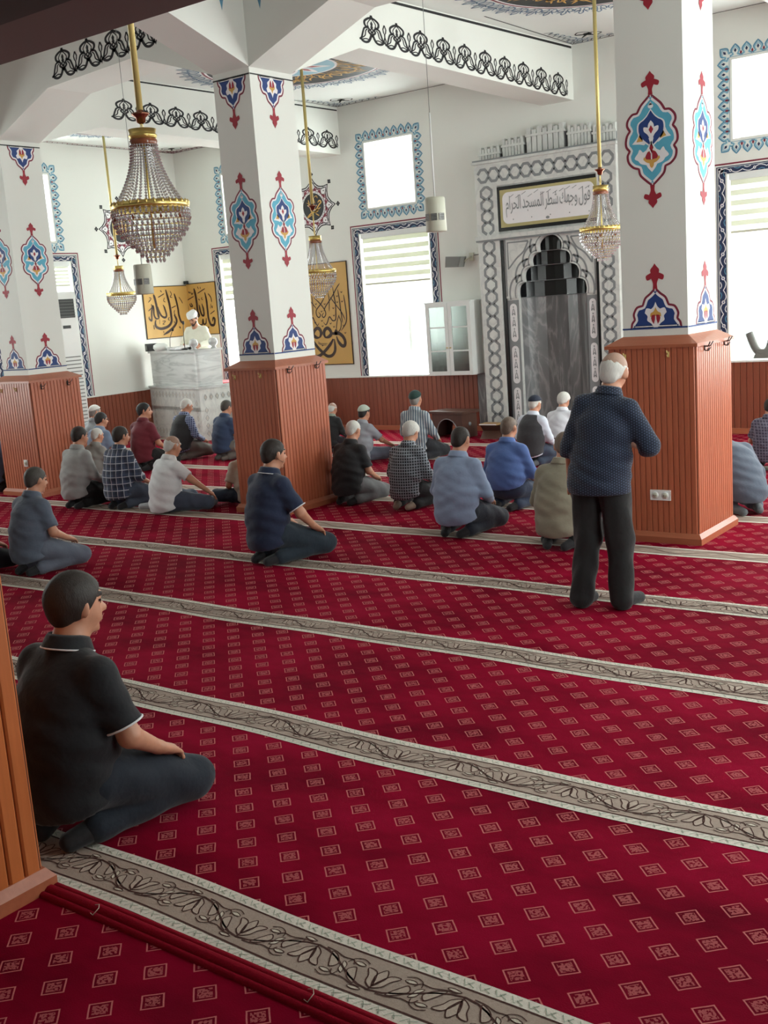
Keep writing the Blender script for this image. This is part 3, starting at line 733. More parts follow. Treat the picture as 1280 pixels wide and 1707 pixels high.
def big_window_border(dc, x0, x1, z0, z1, off=0.17):
    """x0..x1,z0..z1 = opening"""
    a, b, t = x0-off, x1+off, z1+0.13
    for o_, w_, m in ((0, 0.02, M_MAROON), (0.035, 0.012, M_INKB)):
        dc.line([(a+o_, z0), (a+o_, t-o_)], w_, m, 0); dc.line([(b-o_, z0), (b-o_, t-o_)], w_, m, 0); dc.line([(a+o_-w_/2, t-o_), (b-o_+w_/2, t-o_)], w_, m, 0)
    w = 0.095
    scroll_band(dc, (a+0.1, z0), (a+0.1, t-0.05), w); scroll_band(dc, (b-0.1, z0), (b-0.1, t-0.05), w); scroll_band(dc, (a+0.06, t-0.085), (b-0.06, t-0.085), 0.075)
def small_window_border(dc, x0, x1, z0, z1):
    e = 0.035
    dc.line([(x0-e, z0-e), (x1+e, z0-e), (x1+e, z1+e), (x0-e, z1+e)], 0.008, M_STEELB, 0, True)
    def lobe(cx, cz, ang, s=1.0, col=None):
        dc.at(cx, cz, s, s, ang)
        pl = segs([(-.07, 0), (-.03, .02), (-.055, .07), (0, .135)], [(0, .135), (.055, .07), (.03, .02), (.07, 0)], n=3)
        dc.line(pl, 0.02, M_STEELB, 0); dc.line([(a*.75, b*.8) for a, b in pl], 0.012, M_CEILB, 1)
        dc.fill([(0, .035), (.017, .06), (0, .09), (-.017, .06)], M_INKB, 2)
        dc.at(0, 0, 1)
    def run(ax, az, bx, bz, ang):
        L_ = math.hypot(bx-ax, bz-az); k = max(1, round(L_/0.135))
        for i in range(k):
            t = (i+.5)/k; lobe(ax+(bx-ax)*t, az+(bz-az)*t, ang)
            if i:
                t = i/k; px, pz = ax+(bx-ax)*t, az+(bz-az)*t; c, s_ = math.cos(ang), math.sin(ang)
                dc.fill([(px+c*a-s_*b, pz+s_*a+c*b) for a, b in ((0, .0), (.016, .026), (0, .052), (-.016, .026))], M_MAROON, 2)
    g = e+0.012
    run(x0-g+.02, z1+g, x1+g-.02, z1+g, 0); run(x1+g-.02, z0-g, x0-g+.02, z0-g, PI); run(x0-g, z0-g+.02, x0-g, z1+g-.02, PI/2); run(x1+g, z1+g-.02, x1+g, z0-g+.02, -PI/2)
    for (cx, cz, ang) in ((x0-g, z1+g, PI/4), (x1+g, z1+g, -PI/4), (x1+g, z0-g, -3*PI/4), (x0-g, z0-g, 3*PI/4)): lobe(cx, cz, ang, 1.05)
QH = [(-11.09, -9.74, 0.9, 3.19), (-10.87, -9.95, 3.58, 4.58), (-14.28, -12.93, 0.9, 3.12), (-14.05, -13.15, 3.48, 4.48),
      (-5.05, -3.72, 0.975, 3.38), (-4.97, -4.02, 3.81, 4.77), (-2.1, -0.75, 0.9, 3.3), (-1.9, -0.95, 3.8, 4.8)]
LH = [(10.5, 12.02, 0.87, 3.12), (10.75, 11.78, 3.45, 4.5), (4.85, 6.35, 0.87, 3.12), (5.1, 6.1, 3.45, 4.5)]
RH = [(11.25, 12.75, 0.9, 3.3), (11.5, 12.5, 3.6, 4.6), (7.55, 9.05, 0.9, 3.3), (7.8, 8.8, 3.6, 4.6), (3.85, 5.35, 0.9, 3.3), (4.1, 5.1, 3.6, 4.6)]
mb = MB(); wall_x(mb, QW, 0.38, LW-0.4, RW+0.4, -0.02, CT, QH+[(-8.14, -7.0, -0.02, 2.9)], M_WALL); mb.box(-8.3, -6.85, QW+.38, QW+.7, -0.02, 3.0, M_WALL)
dc = Deco(mb, (0, QW, 0), (1,0,0), (0,0,1), (0,-1,0), 0.002, 0.0008)
for k, h in enumerate(QH):
    if k >= 6: continue
    if k % 2 == 0: big_window_border(dc, *h)
    else: small_window_border(dc, *h)
mb.build('wall_qibla', kind='structure')
mb = MB(); wall_y(mb, LW, -0.38, BW-0.3, QW+0.4, -0.02, CT, LH, M_WALL)
dc = Deco(mb, (LW, 0, 0), (0,1,0), (0,0,1), (1,0,0), 0.002, 0.0008)
big_window_border(dc, *LH[0]); small_window_border(dc, *LH[1])
mb.build('wall_left', kind='structure')
mb = MB(); wall_y(mb, RW, 0.38, BW-0.3, QW+0.4, -0.02, CT, RH, M_WALL); mb.build('wall_right', kind='structure')
mb = MB(); mb.box(LW-0.4, RW+0.4, BW-0.35, BW, -0.02, CT, M_WALL); mb.build('wall_back', kind='structure')

# wooden wainscot
def wains(name, org, u, n, length, z1, w=0.085):
    mb = MB(); u_ = Vector(u); n_ = Vector(n); o_ = Vector(org)
    t = MB(); planks(t, org, u, n, length, 0.07, z1, w, M_WOODD, 0.018, 0.007)
    mb.add(t.v, t.f, M_WOODD)
    def slab(d0, d1, za, zb, m):
        P = lambda a, d, z: tuple(o_+u_*a+n_*d+Vector((0, 0, z)))
        mb.hull8([P(0, d0, za), P(length, d0, za), P(length, d1, za), P(0, d1, za), P(0, d0, zb), P(length, d0, zb), P(length, d1, zb), P(0, d1, zb)], m)
    slab(0.0, 0.006, 0.0, z1, M_GROOVE)
    slab(0.0, 0.035, 0.0, 0.075, M_WOODH); slab(0.0, 0.03, z1, z1+0.025, M_WALL)
    return mb.build(name, kind='structure')
wains('baseboard_qibla_left', (-13.6, QW, 0), (1,0,0), (0,-1,0), 4.78, 0.875)
wains('baseboard_qibla_right', (-6.35, QW, 0), (1,0,0), (0,-1,0), 7.05, 0.955)
wains('baseboard_left', (LW, BW, 0), (0,1,0), (1,0,0), QW-BW-0.1, 0.845)
wains('baseboard_right', (RW, QW, 0), (0,-1,0), (-1,0,0), QW-BW, 0.9)

# ------------------------------------------------------------------ windows
def glass_mat():
    t = NT('window_glass'); tr = t.n('ShaderNodeBsdfTransparent'); gl = t.n('ShaderNodeBsdfGlossy'); gl.inputs['Roughness'].default_value = 0.05
    mx = t.n('ShaderNodeMixShader'); mx.inputs[0].default_value = 0.06; t.l(tr.outputs[0], mx.inputs[1]); t.l(gl.outputs[0], mx.inputs[2]); t.l(mx.outputs[0], t.out.inputs[0]); return t.m
def blind_mat(name, a, c):
    t = NT(name); tl = t.n('ShaderNodeBsdfTranslucent'); df = t.n('ShaderNodeBsdfDiffuse')
    tl.inputs[0].default_value = c; df.inputs[0].default_value = c
    mx = t.n('ShaderNodeMixShader'); mx.inputs[0].default_value = a; t.l(df.outputs[0], mx.inputs[1]); t.l(tl.outputs[0], mx.inputs[2]); t.l(mx.outputs[0], t.out.inputs[0]); return t.m
M_GLASS = glass_mat(); M_BLA = blind_mat('blind_opaque_band', 0.2, srgb(226, 228, 214)); M_BLB = blind_mat('blind_sheer_band', 0.5, srgb(252, 252, 246))
M_SILL = paint('window_frame_white', (232, 236, 234), 0.4, 0.02)
def window(idx, axis, wall, sgn, h, big, blind_to=None, detail=True):
    """axis 'x': wall plane y=wall (sgn +1 outwards); axis 'y': wall plane x=wall"""
    x0, x1, z0, z1 = h; root = bpy.data.objects.new(f'window_{idx}', None); COL.objects.link(root); root['kind'] = 'structure'
    def B(mb, a0, a1, d0, d1, za, zb, m):
        d0_, d1_ = sorted((wall+sgn*d0, wall+sgn*d1))
        if axis == 'x': mb.box(a0, a1, d0_, d1_, za, zb, m)
        else: mb.box(d0_, d1_, a0, a1, za, zb, m)
    f = MB(); w = 0.055; D0, D1 = 0.30, 0.37
    B(f, x0, x0+w, D0, D1, z0, z1, M_SILL); B(f, x1-w, x1, D0, D1, z0, z1, M_SILL); B(f, x0+w, x1-w, D0, D1, z0, z0+w, M_SILL); B(f, x0+w, x1-w, D0, D1, z1-w, z1, M_SILL)
    xm = (x0+x1)/2 if big else x0+(x1-x0)*0.36
    B(f, xm-0.03, xm+0.03, D0, D1, z0+w, z1-w, M_SILL)
    f.build('window_frame', root)
    g = MB(); B(g, x0+w, x1-w, 0.335, 0.34, z0+w, z1-w, M_GLASS); g.build('pane', root)
    if big and blind_to:
        # roller blind in alternating opaque and sheer bands, hanging just inside the reveal
        b = MB(); D = 0.03; z = z1-0.02; i = 0
        B(b, x0+0.02, x1-0.02, 0.0, 0.07, z1-0.08, z1, M_SILL)
        hh = (z1-0.08-blind_to)/10
        for i in range(10):
            za = z1-0.08-hh*(i+1); B(b, x0+0.03, x1-0.03, D, D+0.004, za, za+hh, M_BLA if i % 2 == 0 else M_BLB)
        B(b, x0+0.03, x1-0.03, D-0.01, D+0.015, blind_to-0.03, blind_to, M_CREAMPL)
        b.build('roller_blind', root)
        v = MB(); n = 40; pts = []
        for k in range(n+1):
            a = x0+0.03+(x1-x0-0.06)*k/n; dz = 0.10+0.018*abs(math.sin(k/n*PI*5))**0.7*2-0.018
            pts.append((a, blind_to-0.03-dz))
        for k in range(n):
            (a, za), (c, zc) = pts[k], pts[k+1]; dd = wall+sgn*(D+0.006)
            q = [(a, za), (c, zc), (c, blind_to-0.03), (a, blind_to-0.03)]
            v.add([(p[0], dd, p[1]) if axis == 'x' else (dd, p[0], p[1]) for p in q], [(0, 1, 2, 3)], M_BLB)
            q = [(a, za-0.006), (c, zc-0.006), (c, zc+0.003), (a, za+0.003)]; dd = wall+sgn*(D+0.003)
            v.add([(p[0], dd, p[1]) if axis == 'x' else (dd, p[0], p[1]) for p in q], [(0, 1, 2, 3)], M_CREAMPL)
        v.build('scalloped_hem', root)
    return root
wi = 1
for k, h in enumerate(QH): window(wi, 'x', QW, 1, h, k % 2 == 0, {0: 2.40, 2: 2.35, 4: 2.66}.get(k)); wi += 1
for k, h in enumerate(LH): window(wi, 'y', LW, -1, h, k % 2 == 0, 2.75 if k == 0 else None); wi += 1
for k, h in enumerate(RH): window(wi, 'y', RW, 1, h, k % 2 == 0); wi += 1
CALLIG = {'L':[([(13.642,2.468),(13.684,2.443),(13.605,2.377)],0.0088),([(13.671,2.351),(13.678,2.292),(13.583,2.227)],0.0099),([(13.75,2.516),(13.776,2.428),(13.803,2.24),(13.813,2.146),(13.824,2.087)],0.0286),([(13.824,2.087),(13.75,2.091),(13.713,2.163),(13.721,2.267),(13.705,2.314),(13.664,2.2),(13.644,2.061),(13.587,2.099),(13.6,2.133)],0.0198),([(13.82,2.298),(13.839,2.215),(13.89,2.13),(13.965,2.097),(14.011,2.136),(13.982,2.267),(13.951,2.327)],0.022),([(13.851,2.46),(14.011,2.524)],0.0099),([(13.925,2.585),(13.951,2.549)],0.011),([(14.009,2.454),(13.977,2.396),(14.021,2.371)],0.0077),([(14.053,2.593),(14.078,2.486),(14.11,2.32),(14.123,2.13),(14.113,2.012),(14.021,1.934),(13.857,1.903),(13.743,1.939),(13.722,2.01),(13.747,2.067)],0.0286),([(14.056,2.558),(14.089,2.451),(14.097,2.344)],0.0154),([(13.834,2.074),(13.824,1.981)],0.0066),([(13.892,2.036),(13.971,2.032),(13.9,1.983),(13.948,1.98)],0.0077),([(14.077,2.097),(14.04,2.063),(14.077,2.038)],0.0088),([(14.154,2.566),(14.185,2.506),(14.146,2.46),(14.201,2.446)],0.0088),([(14.149,2.259),(14.268,2.296)],0.0099),([(14.252,2.516),(14.283,2.396),(14.309,2.24),(14.317,2.12),(14.357,1.999),(14.406,1.996)],0.0242),([(14.197,2.138),(14.246,2.029),(14.184,1.937),(14.041,1.85),(13.888,1.789)],0.0264),([(13.898,1.859),(13.901,1.823)],0.0088),([(14.357,2.452),(14.412,2.379),(14.438,2.33)],0.0099),([(14.18,2.02),(14.191,1.984)],0.0099),([(14.296,1.918),(14.323,1.881)],0.0176),([(13.679,1.978),(13.682,1.896)],0.011),([(14.225,2.22),(14.202,2.174),(14.227,2.125)],0.0099)],'R':[([(-15.219,2.469),(-15.202,2.347),(-15.19,2.25),(-15.19,2.19)],0.022),([(-15.13,2.535),(-15.1,2.503)],0.0132),([(-15.079,2.531),(-15.051,2.482),(-15.012,2.515)],0.0099),([(-15.188,2.383),(-15.005,2.443)],0.0099),([(-15.128,2.319),(-15.117,2.27),(-15.066,2.267),(-15.1,2.329)],0.0154),([(-14.984,2.585),(-14.959,2.464),(-14.947,2.308),(-14.943,2.165),(-14.921,2.08)],0.0286),([(-15.018,2.241),(-14.998,2.144),(-14.957,2.07),(-14.91,2.091),(-14.926,2.164)],0.0176),([(-14.904,2.49),(-14.696,2.566)],0.0099),([(-14.885,2.614),(-14.867,2.565)],0.0088),([(-14.819,2.604),(-14.816,2.562)],0.0088),([(-14.891,2.281),(-14.874,2.161),(-14.834,2.087),(-14.79,2.097),(-14.791,2.204),(-14.82,2.301)],0.022),([(-14.893,2.389),(-14.862,2.363)],0.011),([(-14.794,2.418),(-14.816,2.384),(-14.776,2.37)],0.0077),([(-14.715,2.496),(-14.691,2.365),(-14.685,2.174),(-14.681,2.02),(-14.638,1.91),(-14.554,1.906),(-14.524,2.0),(-14.562,2.025),(-14.587,1.967)],0.0264),([(-14.634,2.473),(-14.569,2.393),(-14.564,2.31)],0.011),([(-14.564,2.251),(-14.562,2.203)],0.0154),([(-14.628,2.1),(-14.501,2.158)],0.0099),([(-14.739,2.034),(-14.761,1.94),(-14.822,1.931),(-14.827,2.015),(-14.858,1.921),(-14.943,1.925),(-14.971,1.974)],0.0176),([(-15.051,2.014),(-15.02,1.989),(-14.965,2.01)],0.011),([(-14.693,1.877),(-14.754,1.808)],0.0154),([(-15.312,2.257),(-15.239,2.277)],0.0088),([(-15.315,2.354),(-15.242,2.374)],0.0077),([(-14.584,2.287),(-14.614,2.194)],0.0066)],'P':[([(-11.714,2.397),(-11.7,2.253),(-11.68,2.098),(-11.693,1.9),(-11.713,1.846),(-11.771,1.843),(-11.83,1.907),(-11.882,1.821),(-11.923,1.778),(-11.97,1.825)],0.0157),([(-11.612,2.347),(-11.591,2.203),(-11.58,2.026),(-11.567,1.871),(-11.56,1.794)],0.0137),([(-11.493,2.251),(-11.474,2.086),(-11.463,1.91),(-11.489,1.79),(-11.602,1.663)],0.0157),([(-11.559,2.441),(-11.631,2.37),(-11.762,2.213),(-11.891,2.088),(-11.944,2.002)],0.0147),([(-11.788,2.237),(-11.673,2.098),(-11.558,1.959),(-11.499,1.835)],0.0127),([(-11.87,2.286),(-11.988,2.138),(-12.102,2.033),(-12.104,1.944),(-12.056,1.907),(-12.022,1.95),(-12.061,1.997)],0.0147),([(-12.138,2.247),(-12.017,2.14),(-11.926,2.034),(-11.905,1.955),(-11.954,1.902),(-11.987,1.937),(-11.946,1.98)],0.0147),([(-11.824,2.305),(-11.809,2.172),(-11.828,1.996)],0.0118),([(-12.285,2.391),(-12.314,2.202),(-12.326,2.023),(-12.32,1.876),(-12.281,1.823),(-12.225,1.86),(-12.196,1.915),(-12.153,1.834),(-12.107,1.775),(-12.066,1.818)],0.0157),([(-12.178,2.283),(-12.173,2.127),(-12.194,1.937)],0.0118),([(-12.3,2.257),(-12.205,2.173),(-12.099,2.055)],0.0118),([(-11.618,1.929),(-11.672,1.821),(-11.708,1.679)],0.0118),([(-11.634,1.919),(-11.588,1.806),(-11.613,1.697),(-11.676,1.644)],0.0118),([(-11.953,1.566),(-11.982,1.635),(-11.946,1.7),(-11.886,1.72),(-11.832,1.673),(-11.824,1.617),(-11.886,1.575),(-11.96,1.566)],0.0431),([(-11.837,1.629),(-11.736,1.624),(-11.65,1.621),(-11.569,1.562),(-11.534,1.482),(-11.555,1.417),(-11.612,1.419),(-11.677,1.488),(-11.711,1.579)],0.0431),([(-12.078,1.571),(-12.041,1.637),(-12.063,1.706),(-12.12,1.731),(-12.184,1.688),(-12.213,1.622),(-12.151,1.574),(-12.078,1.571)],0.0431),([(-12.19,1.632),(-12.281,1.613),(-12.355,1.628)],0.0451),([(-11.687,1.678),(-11.719,1.646),(-11.709,1.601)],0.049),([(-11.788,1.537),(-11.855,1.45),(-12.0,1.331),(-12.11,1.266),(-12.2,1.258),(-12.254,1.317),(-12.258,1.419),(-12.238,1.532)],0.0392),([(-12.23,1.532),(-12.166,1.439),(-12.059,1.333),(-11.949,1.256),(-11.846,1.258),(-11.774,1.323),(-11.757,1.413),(-11.766,1.536)],0.0392),([(-12.329,1.593),(-12.321,1.524),(-12.344,1.457)],0.0392),([(-12.122,1.505),(-12.059,1.469),(-11.912,1.463)],0.0078),([(-12.132,1.483),(-12.047,1.446),(-11.929,1.441)],0.0078),([(-12.025,1.445),(-12.034,1.423)],0.0157),([(-11.65,2.25),(-11.635,2.23),(-11.613,2.252)],0.0088),([(-11.552,2.157),(-11.537,2.136),(-11.515,2.159)],0.0088),([(-11.653,2.152),(-11.638,2.131),(-11.616,2.154)],0.0088),([(-11.93,2.135),(-11.914,2.114),(-11.891,2.137)],0.0088),([(-12.119,2.146),(-12.104,2.125),(-12.081,2.148)],0.0088),([(-11.749,2.058),(-11.734,2.037),(-11.711,2.06)],0.0088),([(-12.274,2.087),(-12.258,2.066),(-12.235,2.09)],0.0088),([(-12.008,2.017),(-11.993,1.996),(-11.97,2.019)],0.0088),([(-11.747,1.936),(-11.732,1.915),(-11.709,1.938)],0.0088),([(-12.275,1.941),(-12.26,1.92),(-12.236,1.944)],0.0088),([(-12.012,1.771),(-11.997,1.75),(-11.974,1.773)],0.0088),([(-12.017,1.861),(-12.002,1.84),(-11.979,1.863)],0.0088),([(-12.252,1.748),(-12.236,1.727),(-12.213,1.751)],0.0088),([(-11.766,1.748),(-11.751,1.727),(-11.729,1.751)],0.0088),([(-11.533,1.638),(-11.518,1.617),(-11.496,1.641)],0.0088),([(-11.833,1.807),(-11.818,1.786),(-11.795,1.81)],0.0088),([(-12.168,1.834),(-12.152,1.813),(-12.129,1.837)],0.0088),([(-11.551,2.31),(-11.536,2.289),(-11.514,2.312)],0.0088),([(-11.557,1.76),(-11.542,1.74),(-11.519,1.763)],0.0088)]}
# ------------------------------------------------------------------ people: implicit surfaces polygonised with surface nets
def surfnets(F, org, h):
    S = F < 0
    nx, ny, nz = F.shape
    c = S[:-1,:-1,:-1].astype(np.int8)
    tot = np.zeros((nx-1, ny-1, nz-1), np.int8)
    for i in (0, 1):
        for j in (0, 1):
            for k in (0, 1): tot += S[i:nx-1+i, j:ny-1+j, k:nz-1+k]
    act = (tot > 0) & (tot < 8); idx = np.argwhere(act)
    if len(idx) == 0: return np.zeros((0, 3)), []
    corners = [(i, j, k) for i in (0, 1) for j in (0, 1) for k in (0, 1)]
    val = np.stack([F[idx[:,0]+i, idx[:,1]+j, idx[:,2]+k] for i, j, k in corners], 1)
    acc = np.zeros((len(idx), 3)); cnt = np.zeros(len(idx))
    for a in range(8):
        for b in range(a+1, 8):
            d = np.array(corners[b])-np.array(corners[a])
            if abs(d).sum() != 1: continue
            fa, fb = val[:,a], val[:,b]; m = (fa < 0) != (fb < 0)
            t = fa[m]/(fa[m]-fb[m]); acc[m] += np.array(corners[a])+d*t[:,None]; cnt[m] += 1
    V = (idx+acc/cnt[:,None])*h+org
    G = np.full(act.shape, -1, np.int64); G[act] = np.arange(len(idx))
    Q = []
    def quads(e0, sl, flip):
        pass
    # x edges
    for ax in range(3):
        sh = [nx, ny, nz]; a = [slice(0, n) for n in sh]; b = list(a)
        o1, o2 = [q for q in range(3) if q != ax]
        lo = [None]*3; hi = [None]*3
        lo[ax] = slice(0, sh[ax]-1); hi[ax] = slice(1, sh[ax])
        lo[o1] = hi[o1] = slice(1, sh[o1]-1); lo[o2] = hi[o2] = slice(1, sh[o2]-1)
        A, B = S[tuple(lo)], S[tuple(hi)]; E = np.argwhere(A != B)
        if len(E) == 0: continue
        inside = A[tuple(E.T)]
        base = E.copy(); base[:, o1] += 1; base[:, o2] += 1
        def cell(d1, d2):
            q = base.copy(); q[:, o1] += d1; q[:, o2] += d2; return G[tuple(q.T)]
        q = np.stack([cell(-1, -1), cell(0, -1), cell(0, 0), cell(-1, 0)], 1)
        fl = inside if ax != 1 else ~inside
        q[~fl] = q[~fl][:, ::-1]; Q.append(q)
    return V, np.concatenate(Q) if Q else []
def nrm(v): v = np.array(v, float); return v/(np.linalg.norm(v) or 1)
class Imp:
    """implicit body part"""
    def __init__(s): s.pr = []; s.cuts = []
    def cap(s, a, b, ra, rb=None, k=0.03, side=None, ks=1.0, cut=False):
        s.pr.append(('c', np.array(a, float), np.array(b, float), ra, ra if rb is None else rb, k, None if side is None else nrm(side), ks, cut)); return s
    def ell(s, c, R, rad, k=0.02, keep=None): s.pr.append(('e', np.array(c, float), R, np.array(rad, float), k, keep)); return s
    def mesh(s, h, fold=None, sub=None, post=None):
        lo = np.full(3, 9.0); hi = np.full(3, -9.0)
        for p in s.pr:
            if p[0] == 'c': m = max(p[3], p[4])*max(1, p[7]); pts = (p[1], p[2])
            else: m = p[3].max(); pts = (p[1],)
            for q in pts: lo = np.minimum(lo, q-m); hi = np.maximum(hi, q+m)
        lo -= 3*h; hi += 3*h; lo = np.floor(lo/h)*h
        n = np.ceil((hi-lo)/h).astype(int)+1
        F = np.full(n, 0.2, np.float32); ax = [lo[i]+h*np.arange(n[i]) for i in range(3)]
        for p in s.pr:
            kk = p[5] if p[0] == 'c' else p[4]
            if p[0] == 'c': m = max(p[3], p[4])*max(1, p[7])+kk+3*h; a0 = np.minimum(p[1], p[2])-m; a1 = np.maximum(p[1], p[2])+m
            else: m = p[3].max()+kk+3*h; a0 = p[1]-m; a1 = p[1]+m
            i0 = np.maximum(0, ((a0-lo)/h).astype(int)); i1 = np.minimum(n, ((a1-lo)/h).astype(int)+2)
            X = ax[0][i0[0]:i1[0], None, None]; Y = ax[1][None, i0[1]:i1[1], None]; Z = ax[2][None, None, i0[2]:i1[2]]
            if p[0] == 'c':
                a, b = p[1], p[2]; d = b-a; L = max(1e-9, d@d)
                t = ((X-a[0])*d[0]+(Y-a[1])*d[1]+(Z-a[2])*d[2])/L; tc = np.clip(t, 0, 1)
                ox, oy, oz = X-a[0]-tc*d[0], Y-a[1]-tc*d[1], Z-a[2]-tc*d[2]
                r2 = ox*ox+oy*oy+oz*oz
                if p[6] is not None:
                    sd = ox*p[6][0]+oy*p[6][1]+oz*p[6][2]; r2 = r2-sd*sd*(1-1/p[7]**2)
                D = np.sqrt(np.maximum(r2, 1e-12))-(p[3]+(p[4]-p[3])*tc)
                if p[8]: D = np.maximum(D, (t-1)*math.sqrt(L))
            else:
                R = p[2]; q = [(X-p[1][0])*R[0][i]+(Y-p[1][1])*R[1][i]+(Z-p[1][2])*R[2][i] for i in range(3)]; r = p[3]
                k0 = np.sqrt((q[0]/r[0])**2+(q[1]/r[1])**2+(q[2]/r[2])**2); k1 = np.sqrt((q[0]/r[0]**2)**2+(q[1]/r[1]**2)**2+(q[2]/r[2]**2)**2)
                D = k0*(k0-1)/np.maximum(k1, 1e-6)
                if p[5] is not None:
                    for kp in p[5]:
                        nv, dd = kp[0], kp[1]; wv = (kp[2]*(np.sin(q[0]*230+q[2]*90)+np.sin(q[0]*95+q[1]*60)) if len(kp) > 2 else 0)
                        D = np.maximum(D, -(q[0]*nv[0]+q[1]*nv[1]+q[2]*nv[2]-dd+wv))
            sl = (slice(i0[0], i1[0]), slice(i0[1], i1[1]), slice(i0[2], i1[2]))
            A = F[sl]; hh = np.maximum(kk-np.abs(A-D), 0)/max(kk, 1e-6); F[sl] = np.minimum(A, D)-hh*hh*kk*0.25
        X = ax[0][:, None, None]; Y = ax[1][None, :, None]; Z = ax[2][None, None, :]
        if fold is not None: F = F+fold(X, Y, Z).astype(np.float32)
        for (nv, dd) in s.cuts: F = np.maximum(F, (-(X*nv[0]+Y*nv[1]+Z*nv[2]-dd)).astype(np.float32))
        F = np.maximum(F, (0.0015-Z).astype(np.float32)+0*X+0*Y) if True else F
        F = np.pad(F, 1, constant_values=0.2)
        return surfnets(F, lo-h, h)
def mesh_obj(name, V, Q, mats, parent, midx=None):
    me = bpy.data.meshes.new(name); me.from_pydata(V.tolist(), [], [tuple(int(a) for a in q) for q in Q])
    for m in mats: me.materials.append(m)
    me.polygons.foreach_set('use_smooth', [True]*len(Q))
    if midx is not None: me.polygons.foreach_set('material_index', midx)
    me.update(); o = bpy.data.objects.new(name, me); COL.objects.link(o); o.parent = parent; return o
def Rm(ax, a):
    c, s = math.cos(a), math.sin(a)
    return np.array({'x': [[1,0,0],[0,c,-s],[0,s,c]], 'y': [[c,0,s],[0,1,0],[-s,0,c]], 'z': [[c,-s,0],[s,c,0],[0,0,1]]}[ax])
def skin_mat(name, rgb):
    if name in _mc: return _mc[name]
    t = NT(name); c = srgb(*rgb); o = t.obj()
    t.col(t.mix(t.noise(o, 26, 3), tuple(a*.82 for a in c[:3])+(1,), tuple(min(1, a*1.12) for a in c[:3])+(1,))); t.rough(0.5)
    t.b.inputs['Subsurface Weight'].default_value = 0.0; t.bump(t.noise(o, 120, 2), 0.15, 0.002); _mc[name] = t.m; return t.m
SKIN = skin_mat('tanned_skin', (196, 140, 112)); SKIN2 = skin_mat('light_skin', (214, 164, 140)); LIPS = skin_mat('lips', (168, 96, 84))
def hair_mat(name, rgb, rgb2):
    t = NT(name); o = t.mapv(t.obj(), (60, 60, 12)); n = t.noise(o, 3, 4, 0.7)
    t.col(t.mix(n, srgb(*rgb), srgb(*rgb2))); t.rough(0.6); t.bump(n, 0.5, 0.004); return t.m
HAIR = dict(dark=hair_mat('dark_brown_hair', (22, 17, 14), (50, 40, 34)), black=hair_mat('black_hair', (14, 13, 14), (38, 36, 36)), grey=hair_mat('grey_hair', (96, 94, 90), (170, 168, 162)),
            white=hair_mat('white_hair', (176, 174, 168), (226, 224, 218)), salt=hair_mat('salt_and_pepper_hair', (36, 33, 31), (88, 82, 76)), thin=hair_mat('thin_grey_hair', (84, 66, 56), (132, 116, 102)))
CROWN = hair_mat('thin_crown_hair', (150, 108, 88), (184, 156, 140))
EYEW = paint('eye_white', (235, 232, 226), 0.2, 0.0); EYED = paint('eye_dark', (30, 22, 18), 0.2, 0.0)
SOCKD = cloth('dark_sock_cloth', (34, 34, 38)); 

